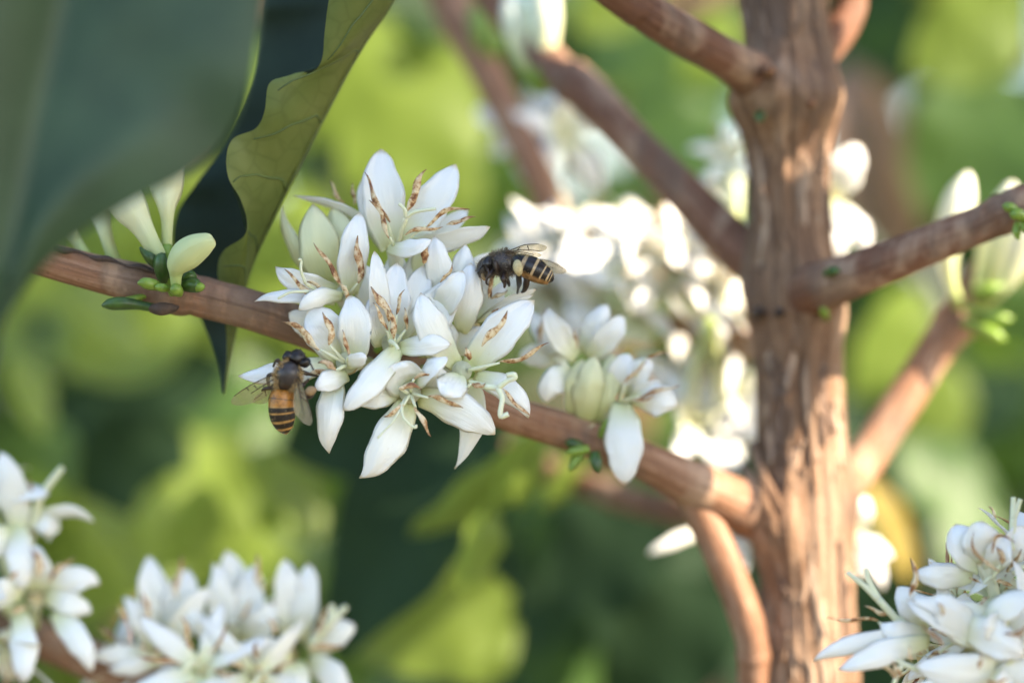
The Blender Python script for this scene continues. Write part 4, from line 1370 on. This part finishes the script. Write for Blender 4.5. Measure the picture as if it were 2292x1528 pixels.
def hairs(parent, rings, i0, i1, count, length, mat, seed, dirn=V((0, 0, 0)), mask=None):
    r = random.Random(seed)
    vs, fs = [], []
    for k in range(count):
        i = r.randint(i0, i1)
        ring = rings[i]
        j = r.randrange(len(ring))
        if mask and not mask(j / len(ring)):
            continue
        c = sum(ring, V()) / len(ring)
        p = ring[j].lerp(rings[min(i + 1, len(rings) - 1)][j], r.random())
        d = (p - c).normalized() + V((r.uniform(-.5, .5), r.uniform(-.5, .5), r.uniform(-.5, .5))) + dirn
        d.normalize()
        L = length * r.uniform(.5, 1.15)
        s = d.orthogonal().normalized() * (.000028)
        s = Quaternion(d, r.uniform(0, 6.28)) @ s
        b = len(vs)
        bend = V((0, 0, -.15 * L))
        vs += [p - s - d * .0001, p + s - d * .0001, p + d * L * .6 + s * .7, p + d * L * .6 - s * .7, p + d * L + bend]
        fs += [(b, b + 1, b + 2, b + 3), (b + 3, b + 2, b + 4)]
    o = mesh('fur', vs, fs, mat, parent, smooth=False)
    o['kind'] = 'stuff'
    return o


def wing(parent, outline, veins, dbase, dtip, name='wing'):
    """outline: closed photo-pixel outline, first point = hinge; depth runs linearly with the distance from the hinge"""
    x0, y0 = outline[0]
    far = max(math.hypot(x - x0, y - y0) for x, y in outline)
    dep = lambda x, y: dbase + (dtip - dbase) * math.hypot(x - x0, y - y0) / far
    o2 = catmull([(x, y) for x, y in outline] + [outline[0]], 60)[:-1]
    cx = sum(p[0] for p in o2) / len(o2)
    cy = sum(p[1] for p in o2) / len(o2)
    vs, fs = [], []
    rings = (0.0, .4, .75, 1.0)
    m = len(o2)
    for th in (0, .04):
        b0 = len(vs)
        vs.append(P(cx, cy, dep(cx, cy) + th))
        for q in rings[1:]:
            for x, y in o2:
                X, Y = cx + (x - cx) * q, cy + (y - cy) * q
                vs.append(P(X, Y, dep(X, Y) + th * (1 if q < 1 else 0) + .12 * math.sin(X * .22) * q))
        for j in range(m):
            k = (j + 1) % m
            fs.append((b0, b0 + 1 + j, b0 + 1 + k))
            for r in range(2):
                fs.append((b0 + 1 + r * m + j, b0 + 1 + (r + 1) * m + j, b0 + 1 + (r + 1) * m + k, b0 + 1 + r * m + k))
    w = mesh(name, vs, fs, M['wing'], parent)
    for vn in veins:
        k = len(vn) - 1
        tube('vein', [tuple(P(x, y, dep(x, y) - .03)) + (Wd(2.6 - 1.2 * i / max(k, 1)) / 2,) for i, (x, y) in enumerate(vn)], M['wing_vein'], w, 8 if k > 1 else 2, 5)
    return w


def leg(parent, pts, mat='bee_leg'):
    o = tube('leg', pxs(pts), M[mat], parent, 18, 8)
    return o


# amber bee seen from above, at the left-hand flower
bee = empty('bee', P(650, 850, -8), 'amber-banded honey bee seen from above at the left-hand flower', 'bee', 'bees on the flowers')


def col1(u, c):
    if u < .235: return BLK
    if u < .50:
        return (.05, .04, .038) if c > .35 else (.16, .105, .055)
    if u < .575: return (.22, .11, .03)
    for a, b in ((.681, .690), (.742, .776), (.790, .834), (.851, .892), (.912, .950)):
        if a <= u < b: return BLK
    if u >= .985: return BLK
    if u < .74: return (.46, .185, .022)
    return (.52, .28, .085)


bb, bp, br = bee_body(bee, [(668, 786, -8.5, 8), (667, 791, -8.8, 30), (665, 799, -9, 43), (662, 807, -9, 42), (658, 814, -9, 24), (655, 818, -9, 24), (651, 825, -9.4, 44), (646, 836, -9.8, 54), (642, 848, -9.4, 50), (638, 858, -9, 36),
                       (636, 864, -8.6, 22), (635, 869, -8.4, 34), (634, 878, -8.4, 50), (632, 892, -8.4, 58), (631, 908, -8.4, 61), (632, 924, -8.3, 60), (634, 940, -8.2, 54), (637, 955, -8, 40), (639, 966, -7.8, 20), (640, 972, -7.7, 4)],
                      V((0, -1, 0)), col1, n=150)
hairs(bee, br, 38, 86, 2600, .00075, M['bee_fur'], 3, mask=lambda a: .10 < a < .90)
hairs(bee, br, 2, 30, 260, .00032, M['bee_black'], 4)
hairs(bee, br, 88, 146, 300, .0002, M['bee_fur'], 5)
for (x, y, d, rx) in ((645, 797, -9.4, 14), (681, 811, -9.4, 15)):
    tube('eye', [tuple(P(x - 4, y - 12, d)) + (Wd(3),), tuple(P(x - 2, y - 6, d)) + (Wd(rx * .8),), tuple(P(x, y, d)) + (Wd(rx),), tuple(P(x + 2, y + 6, d)) + (Wd(rx * .8),), tuple(P(x + 3, y + 12, d)) + (Wd(3),)], M['bee_black'], bee, 14, 12, flat=.9)
tube('antenna', pxs([(680, 802, -10, 5), (690, 803, -11, 4.5), (694, 812, -11.4, 4.5), (702, 828, -11.6, 4.5)]), M['bee_black'], bee, 12, 6)
leg(bee, [(628, 815, -9, 8), (622, 806, -9.6, 10), (616, 810, -9, 7), (612, 820, -8, 5)])
leg(bee, [(630, 840, -9, 9), (606, 838, -8.4, 9), (600, 846, -7.6, 10), (602, 866, -7, 6)])
leg(bee, [(628, 866, -8, 9), (606, 868, -8.4, 9), (592, 870, -8.6, 7), (586, 874, -8, 4)])
leg(bee, [(668, 830, -9, 8), (682, 834, -9.4, 9), (696, 838, -8.6, 7), (712, 842, -7, 5)])
leg(bee, [(664, 850, -9, 9), (676, 862, -9.8, 11), (682, 858, -9.4, 8), (690, 850, -8, 6)])
o = leg(bee, [(655, 868, -8, 8), (672, 878, -9, 11), (690, 888, -9.6, 12), (698, 880, -9.4, 14), (708, 866, -8.6, 9), (716, 862, -7.6, 5)])
tube('pollen_basket', [tuple(P(686, 880, -10)) + (Wd(5),), tuple(P(692, 876, -10.4)) + (Wd(10),), tuple(P(699, 873, -10.4)) + (Wd(10),), tuple(P(706, 871, -10)) + (Wd(4),)], simple('pollen_tan', (.34, .22, .11), .8, .3, 3000), o, 10, 10)
wing(bee, [(628, 832), (590, 846), (550, 866), (526, 884), (517, 898), (524, 906), (548, 906), (580, 896), (606, 880), (622, 856)], [[(628, 832), (590, 847), (552, 867), (524, 886)], [(624, 842), (590, 862), (562, 880)], [(568, 862), (578, 872)], [(590, 862), (596, 886)], [(552, 868), (558, 874)]], -9.6, -6.5)
wing(bee, [(626, 850), (600, 866), (572, 886), (566, 900), (584, 904), (606, 896), (624, 872)], [[(626, 850), (596, 872), (570, 894)], [(610, 872), (600, 894)]], -9.2, -7.0, 'hind_wing')
wing(bee, [(668, 842), (676, 862), (688, 898), (697, 924), (699, 944), (692, 952), (676, 944), (662, 926), (656, 904), (662, 870)], [[(668, 842), (678, 866), (690, 902), (698, 932)], [(667, 850), (672, 886), (678, 920)], [(672, 886), (688, 900)]], -10.4, -11.2)
wing(bee, [(662, 850), (658, 880), (656, 904), (660, 926), (668, 928), (672, 900), (670, 870)], [[(662, 850), (660, 885), (662, 920)]], -10.2, -10.6, 'hind_wing')

# dark bee in side view on the right
bee2 = empty('bee', P(1130, 610, -3), 'dark-banded honey bee in side view with a pale pollen load, perched on the right', 'bee', 'bees on the flowers')


def col2(u, c):
    # c = +1 on the back, -1 on the belly
    if u < .17: return (.075, .055, .040) if c > -.5 else (.32, .19, .08)
    if u < .50: return (.075, .055, .045)
    if u < .56: return (.16, .10, .05)
    if u >= .945: return (.022, .015, .014)
    for a, b in ((.575, .668), (.688, .752), (.770, .828), (.846, .892), (.910, .93)):
        if a <= u < b:
            return (.016, .010, .009) if c > -.12 else (.33, .165, .05)
    if c > -.12:
        return (.60, .42, .22)
    return (.36, .185, .06)


UP2 = V((.30, -.42, .86))
bb2, bp2, br2 = bee_body(bee2, [(1078, 622, -3, 6), (1080, 617, -3.2, 24), (1085, 607, -3.4, 42), (1092, 595, -3.4, 44), (1099, 587, -3.2, 34), (1104, 584, -3, 28), (1111, 584, -3.2, 44), (1122, 588, -3.6, 58), (1134, 590, -3.6, 60), (1145, 588, -3.4, 50),
                       (1152, 586, -3.2, 34), (1156, 586, -3.2, 38), (1163, 589, -3.4, 46), (1174, 594, -3.6, 52), (1188, 600, -3.6, 55), (1202, 607, -3.6, 53), (1214, 614, -3.6, 46), (1225, 620, -3.6, 38), (1233, 624, -3.6, 25), (1239, 627, -3.6, 6)],
                      UP2, col2, n=150, fixed=True)
hairs(bee2, br2, 34, 84, 2400, .0006, M['bee_fur_grey'], 13)
hairs(bee2, br2, 3, 34, 420, .00034, M['bee_fur_grey'], 14)
hairs(bee2, br2, 88, 146, 250, .00018, M['bee_fur'], 15)
tube('eye', [tuple(P(1096, 574, -4.6)) + (Wd(3),), tuple(P(1093, 581, -5)) + (Wd(9),), tuple(P(1090, 590, -5.2)) + (Wd(12),), tuple(P(1088, 599, -5.1)) + (Wd(10),), tuple(P(1087, 607, -4.8)) + (Wd(3),)], M['bee_black'], bee2, 14, 12, flat=.8)
tube('antenna', pxs([(1082, 592, -5, 5), (1077, 598, -6, 4.5), (1073, 604, -6.4, 4.5), (1069, 612, -6.4, 4)]), M['bee_black'], bee2, 12, 6)
tube('antenna', pxs([(1086, 594, -5.6, 5), (1092, 604, -6.6, 4.5), (1094, 612, -6.8, 4.5), (1090, 622, -7, 4)]), M['bee_leg'], bee2, 12, 6)
tube('mandible', pxs([(1080, 614, -4.4, 8), (1082, 622, -4.8, 9), (1088, 626, -4.8, 6), (1092, 624, -4.6, 3)]), simple('bee_mouth', (.36, .22, .09), .5), bee2, 12, 6)
leg(bee2, [(1104, 604, -5, 9), (1098, 612, -6, 9), (1090, 624, -6.2, 6), (1089, 634, -6, 5), (1094, 638, -6, 3)])
leg(bee2, [(1118, 608, -5, 10), (1112, 596, -6.6, 11), (1108, 586, -6.8, 9), (1112, 606, -6.8, 6), (1120, 618, -5, 5)])
leg(bee2, [(1128, 612, -5, 11), (1126, 624, -6, 12), (1130, 634, -5.6, 9), (1129, 643, -5, 5)])
leg(bee2, [(1136, 612, -2, 9), (1134, 622, -2.4, 10), (1138, 632, -2.4, 9), (1140, 640, -2, 5)])
o = leg(bee2, [(1148, 604, -5, 9), (1150, 588, -7, 13), (1154, 576, -7.4, 13), (1160, 586, -7.8, 14), (1162, 604, -7.6, 13), (1161, 618, -7, 14), (1162, 634, -6, 13), (1160, 644, -4.6, 7), (1158, 656, -3, 5)], 'bee_black')
tube('pollen_basket', [tuple(P(1158, 584, -8)) + (Wd(4),), tuple(P(1158, 590, -8.6)) + (Wd(9),), tuple(P(1159, 599, -8.9)) + (Wd(10.5),), tuple(P(1161, 608, -8.7)) + (Wd(8.5),), tuple(P(1162, 615, -8.2)) + (Wd(4),)], M['pollen'], o, 12, 12)
leg(bee2, [(1160, 604, -2, 9), (1172, 612, -3, 13), (1178, 620, -3.6, 14), (1178, 636, -3.4, 15), (1174, 648, -2.6, 11), (1168, 654, -2, 5)])
wing(bee2, [(1128, 566), (1150, 556), (1176, 547), (1200, 545), (1216, 548), (1224, 553), (1220, 560), (1206, 564), (1180, 562), (1150, 564)], [[(1128, 566), (1152, 556), (1178, 547), (1206, 546)], [(1132, 566), (1160, 560), (1182, 559), (1210, 562)], [(1158, 560), (1164, 553)], [(1180, 550), (1182, 554), (1184, 559)]], -5.2, -6.2)
wing(bee2, [(1132, 568), (1160, 562), (1186, 562), (1210, 568), (1208, 575), (1190, 574), (1160, 570)], [[(1134, 568), (1164, 564), (1196, 570)]], -5.0, -5.6, 'hind_wing')
wing(bee2, [(1150, 572), (1190, 578), (1226, 582), (1252, 592), (1268, 604), (1262, 612), (1244, 612), (1210, 604), (1170, 588)], [[(1150, 572), (1192, 578), (1230, 584), (1262, 602)], [(1200, 588), (1240, 600)]], -1.6, 1.0)

# ------------------------------------------------------------------ shrubs behind
KM = {'d': 'leaf_dark', 'm': 'leaf_mid', 'y': 'leaf_young', 'g': 'leaf_gold', 'b': 'leaf_dry'}


def sheet_leaf(variant):
    """unit leaf along +x, one blade with a folded, waved and drooping surface"""
    r = random.Random(variant)
    n, m = 12, 6
    vs, fs, uv = [], [], []
    for i in range(n + 1):
        u = i / n
        hw = .21 * (math.sin(math.pi * u ** .92) ** .75) + .004
        for j in range(m + 1):
            v = 2 * j / m - 1
            z = .35 * hw * abs(v) ** 1.3 - .22 * u * u * (1 + .3 * variant) + .025 * math.sin(u * 15 + variant * 2 + (1.5 if v > 0 else 0)) * abs(v)
            vs.append(V((u, hw * v, z)))
            uv.append((u, (v + 1) / 2))
    for i in range(n):
        for j in range(m):
            a = i * (m + 1) + j
            fs.append((a, a + 1, a + m + 2, a + m + 1))
    return vs, fs, uv


LEAFMESH = {}
for vr in range(3):
    vs, fs, uv = sheet_leaf(vr)
    for kk, mn in KM.items():
        o = mesh('leaf', vs, fs, M[mn], None, uv=uv, origin=(0, 0, 0))
        LEAFMESH[kk, vr] = o.data
        bpy.data.objects.remove(o)


def put_leaf(parent, kind, base, dirv, nrm, L, vr, wide=1.0):
    x = V(dirv).normalized()
    z = (V(nrm) - x * V(nrm).dot(x))
    z = z.normalized() if z.length > 1e-4 else x.orthogonal().normalized()
    y = z.cross(x)
    o = bpy.data.objects.new('leaf', LEAFMESH[kind, vr])
    COL.objects.link(o)
    o.parent = parent
    mat = Matrix((x * L, y * L * wide, z * L)).transposed().to_4x4()
    mat.translation = V(base) - LOC[parent.name]
    o.matrix_local = mat
    return o


def shrub(x, y, label):
    return empty('coffee_shrub', (x, y, 0), label, 'shrub', 'coffee shrubs behind the tree')


S1 = shrub(-.10, .62, 'bright yellow-green shrub behind the wavy leaf and the left bee')
S2 = shrub(.03, .58, 'dark leafy shrub under the big flower cluster')
S3 = shrub(.17, .66, 'green shrub behind the trunk and the right-hand branches')


def hand(s, kind, bx, by, bd, tx, ty, td, w, face=None, vr=0):
    """leaf from base to tip (photo pixels, depth in mm), width in pixels; face: normal"""
    b, t = P(bx, by, bd), P(tx, ty, td)
    L = (t - b).length
    put_leaf(s, kind, b, t - b, face or V((0, -1, .2)), L, vr, Wd(w, (bd + td) / 2) / (L * .42))


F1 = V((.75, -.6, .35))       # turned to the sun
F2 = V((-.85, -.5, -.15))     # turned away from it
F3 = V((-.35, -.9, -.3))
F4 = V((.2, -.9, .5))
# the big dark leaf hanging under the cluster and the pale shoots at its side
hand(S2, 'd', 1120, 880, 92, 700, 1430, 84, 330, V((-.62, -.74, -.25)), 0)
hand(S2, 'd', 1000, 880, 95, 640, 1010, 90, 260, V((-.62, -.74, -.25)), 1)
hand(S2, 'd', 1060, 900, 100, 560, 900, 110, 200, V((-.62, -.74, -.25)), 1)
for a in ((1200, 960, 70, 1130, 1160, 68, 110, F1, 1), (1180, 980, 74, 960, 1250, 76, 130, F1, 2), (1090, 1120, 72, 1060, 1330, 70, 130, F1, 0), (1180, 1000, 66, 1170, 1140, 66, 70, F4, 0), (1290, 1010, 92, 1240, 1150, 92, 90, F1, 1)):
    hand(S2, 'y', *a)
hand(S2, 'y', 1150, 1330, 110, 800, 1450, 104, 250, F1, 0)
hand(S2, 'y', 1160, 1400, 120, 960, 1490, 116, 180, F1, 1)
hand(S2, 'm', 820, 1420, 112, 700, 1560, 108, 170, F1, 1)
hand(S2, 'm', 640, 1060, 120, 800, 1140, 112, 190, F3, 0)
hand(S2, 'y', 590, 1190, 112, 640, 1070, 110, 100, V((.6, -.7, .45)), 0)
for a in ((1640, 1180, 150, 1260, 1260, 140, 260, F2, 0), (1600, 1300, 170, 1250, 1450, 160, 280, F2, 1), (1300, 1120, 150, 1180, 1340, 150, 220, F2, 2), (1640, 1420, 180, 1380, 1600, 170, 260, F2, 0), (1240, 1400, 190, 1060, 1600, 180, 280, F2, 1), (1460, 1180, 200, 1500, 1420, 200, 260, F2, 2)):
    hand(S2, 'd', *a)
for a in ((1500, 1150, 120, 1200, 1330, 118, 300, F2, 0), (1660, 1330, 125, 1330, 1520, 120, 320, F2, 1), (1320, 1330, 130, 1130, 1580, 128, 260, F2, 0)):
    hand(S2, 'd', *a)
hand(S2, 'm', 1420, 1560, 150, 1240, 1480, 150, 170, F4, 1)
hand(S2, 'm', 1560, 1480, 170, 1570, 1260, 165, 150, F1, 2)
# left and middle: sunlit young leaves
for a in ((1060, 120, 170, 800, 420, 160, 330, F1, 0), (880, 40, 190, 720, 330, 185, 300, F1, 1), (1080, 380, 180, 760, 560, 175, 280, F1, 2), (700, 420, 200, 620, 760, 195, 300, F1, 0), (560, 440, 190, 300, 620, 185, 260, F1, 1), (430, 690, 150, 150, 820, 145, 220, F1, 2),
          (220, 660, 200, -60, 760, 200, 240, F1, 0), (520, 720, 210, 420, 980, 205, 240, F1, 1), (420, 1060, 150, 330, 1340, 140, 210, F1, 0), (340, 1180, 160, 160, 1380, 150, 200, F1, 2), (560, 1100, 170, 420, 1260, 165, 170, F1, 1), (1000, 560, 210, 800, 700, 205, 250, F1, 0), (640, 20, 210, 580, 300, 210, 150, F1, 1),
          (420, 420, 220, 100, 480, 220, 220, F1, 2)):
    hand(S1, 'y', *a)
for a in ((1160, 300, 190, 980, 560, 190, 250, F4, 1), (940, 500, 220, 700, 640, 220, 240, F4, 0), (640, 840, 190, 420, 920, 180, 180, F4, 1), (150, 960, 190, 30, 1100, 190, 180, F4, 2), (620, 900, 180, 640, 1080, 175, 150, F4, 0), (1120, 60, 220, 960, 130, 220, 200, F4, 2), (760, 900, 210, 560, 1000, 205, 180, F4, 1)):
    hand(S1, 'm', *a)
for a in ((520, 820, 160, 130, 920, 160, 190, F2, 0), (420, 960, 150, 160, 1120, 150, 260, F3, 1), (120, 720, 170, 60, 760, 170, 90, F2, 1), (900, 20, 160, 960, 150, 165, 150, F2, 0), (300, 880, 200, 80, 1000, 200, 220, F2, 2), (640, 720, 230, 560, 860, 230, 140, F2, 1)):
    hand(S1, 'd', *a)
for a in ((170, 1120, 112, 340, 1310, 108, 150, F1, 0), (470, 1080, 118, 400, 1290, 114, 150, F1, 1), (560, 1010, 112, 740, 1160, 108, 170, V((.55, -.75, .35)), 2), (120, 640, 120, 330, 760, 118, 170, F1, 1), (20, 800, 130, 120, 960, 128, 130, F1, 0), (640, 480, 130, 560, 660, 128, 120, F1, 2)):
    hand(S1, 'y', *a)
# right
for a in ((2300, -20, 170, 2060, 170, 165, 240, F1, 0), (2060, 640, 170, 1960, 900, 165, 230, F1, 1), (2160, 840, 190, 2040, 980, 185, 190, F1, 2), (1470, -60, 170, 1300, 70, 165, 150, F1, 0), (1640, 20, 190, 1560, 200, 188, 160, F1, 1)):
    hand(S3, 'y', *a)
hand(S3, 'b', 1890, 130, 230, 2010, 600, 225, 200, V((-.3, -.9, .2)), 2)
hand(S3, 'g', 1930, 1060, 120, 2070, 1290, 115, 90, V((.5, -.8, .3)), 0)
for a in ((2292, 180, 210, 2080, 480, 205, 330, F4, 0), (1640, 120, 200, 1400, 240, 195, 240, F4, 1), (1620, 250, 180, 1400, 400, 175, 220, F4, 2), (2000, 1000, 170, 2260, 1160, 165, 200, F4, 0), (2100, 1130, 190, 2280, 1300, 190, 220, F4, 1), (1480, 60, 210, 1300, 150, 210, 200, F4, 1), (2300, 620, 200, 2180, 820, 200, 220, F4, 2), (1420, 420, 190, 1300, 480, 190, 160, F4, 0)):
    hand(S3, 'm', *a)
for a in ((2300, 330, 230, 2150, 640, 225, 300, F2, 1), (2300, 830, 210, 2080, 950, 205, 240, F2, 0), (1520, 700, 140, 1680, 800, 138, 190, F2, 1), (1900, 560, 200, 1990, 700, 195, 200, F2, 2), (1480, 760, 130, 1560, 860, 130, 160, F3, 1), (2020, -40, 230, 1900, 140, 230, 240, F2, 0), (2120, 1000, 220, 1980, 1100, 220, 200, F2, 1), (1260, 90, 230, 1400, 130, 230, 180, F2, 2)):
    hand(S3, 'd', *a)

# fill: more leaves of these three shrubs, deeper in
rf = random.Random(21)
for s, x0, x1, cnt, wts in ((S1, -.30, -.02, 150, 'ddddmmyyy'), (S2, -.06, .10, 110, 'ddddmm'), (S3, .06, .34, 150, 'ddddmmmyy')):
    for k in range(cnt):
        y = rf.uniform(.60, 1.0)
        q = y / D0
        x = rf.uniform(x0, x1) * (y / .62)
        z = CZ + rf.uniform(-.30, .30)
        if s is S2:
            z = CZ + rf.uniform(-.34, .0)
        d = V((rf.uniform(-1, 1), rf.uniform(-.7, .5), rf.uniform(-.9, .4)))
        nn = V((rf.uniform(-.6, .9), rf.uniform(-1, .1), rf.uniform(-.2, 1)))
        put_leaf(s, rf.choice(wts), V((x, y, z)), d, nn, rf.uniform(.05, .10), rf.randrange(3), rf.uniform(.9, 1.3))
for s in (S1, S2, S3):
    bx, by = LOC[s.name].x, LOC[s.name].y
    by2 = by + .16
    tube('stem', [(bx, by, 0, .011), (bx + .01, by + .05, .5, .009), (bx - .005, by2, 1.0, .007), (bx + .004, by2 + .02, 1.4, .005), (bx, by2 + .03, 1.8, .003)], M['redbark'], s, 30, 10)
    for k in range(14):
        z = .85 + .06 * k
        a = k * 2.4
        st = V((bx, by2, z))
        en = st + V((math.cos(a) * .16, abs(math.sin(a)) * .12 - .02, .03 + .03 * math.sin(k)))
        tube('twig', [tuple(st) + (.003,), tuple(st.lerp(en, .5) + V((0, 0, .012))) + (.0025,), tuple(en) + (.0015,)], M['redbark'], s, 8, 6)

# the far hedge of foliage behind everything, one mass
vs, fs, uv, mi = [], [], [], []
base = sheet_leaf(1)
mats = [M['leaf_dark'], M['leaf_mid'], M['leaf_young']]
SL = [(i, j) for i in (0, 3, 6, 9, 12) for j in (0, 3, 6)]
for k in range(12000):
    x = rf.uniform(-2.6, 2.6)
    y = rf.uniform(1.05, 1.9) + .25 * math.sin(x * 3)
    z = rf.uniform(0, 3.4)
    L = rf.uniform(.09, .16)
    d = V((rf.uniform(-1, 1), rf.uniform(-1, .4), rf.uniform(-1, .3))).normalized()
    nn = V((rf.uniform(-.6, .8), rf.uniform(-1, 0), rf.uniform(0, 1)))
    nz_ = (nn - d * nn.dot(d)).normalized()
    yy = nz_.cross(d)
    b = len(vs)
    for (i, j) in SL:
        p = base[0][i * 7 + j]
        vs.append(V((x, y, z)) + (d * p.x + yy * p.y * 1.2 + nz_ * p.z) * L)
        uv.append((i / 12, j / 6))
    mm = rf.choice((0, 0, 0, 0, 1, 1, 2)) if x > -.1 else rf.choice((0, 0, 0, 1, 1, 2, 2))
    for i in range(4):
        for j in range(2):
            a = b + i * 3 + j
            fs.append((a, a + 1, a + 4, a + 3)); mi.append(mm)
tag(mesh('background_foliage', vs, fs, mats, None, uv=uv, midx=mi, origin=(0, 1.4, 0)), 'mass of far green foliage closing the view behind the shrubs', 'foliage', kind='stuff')
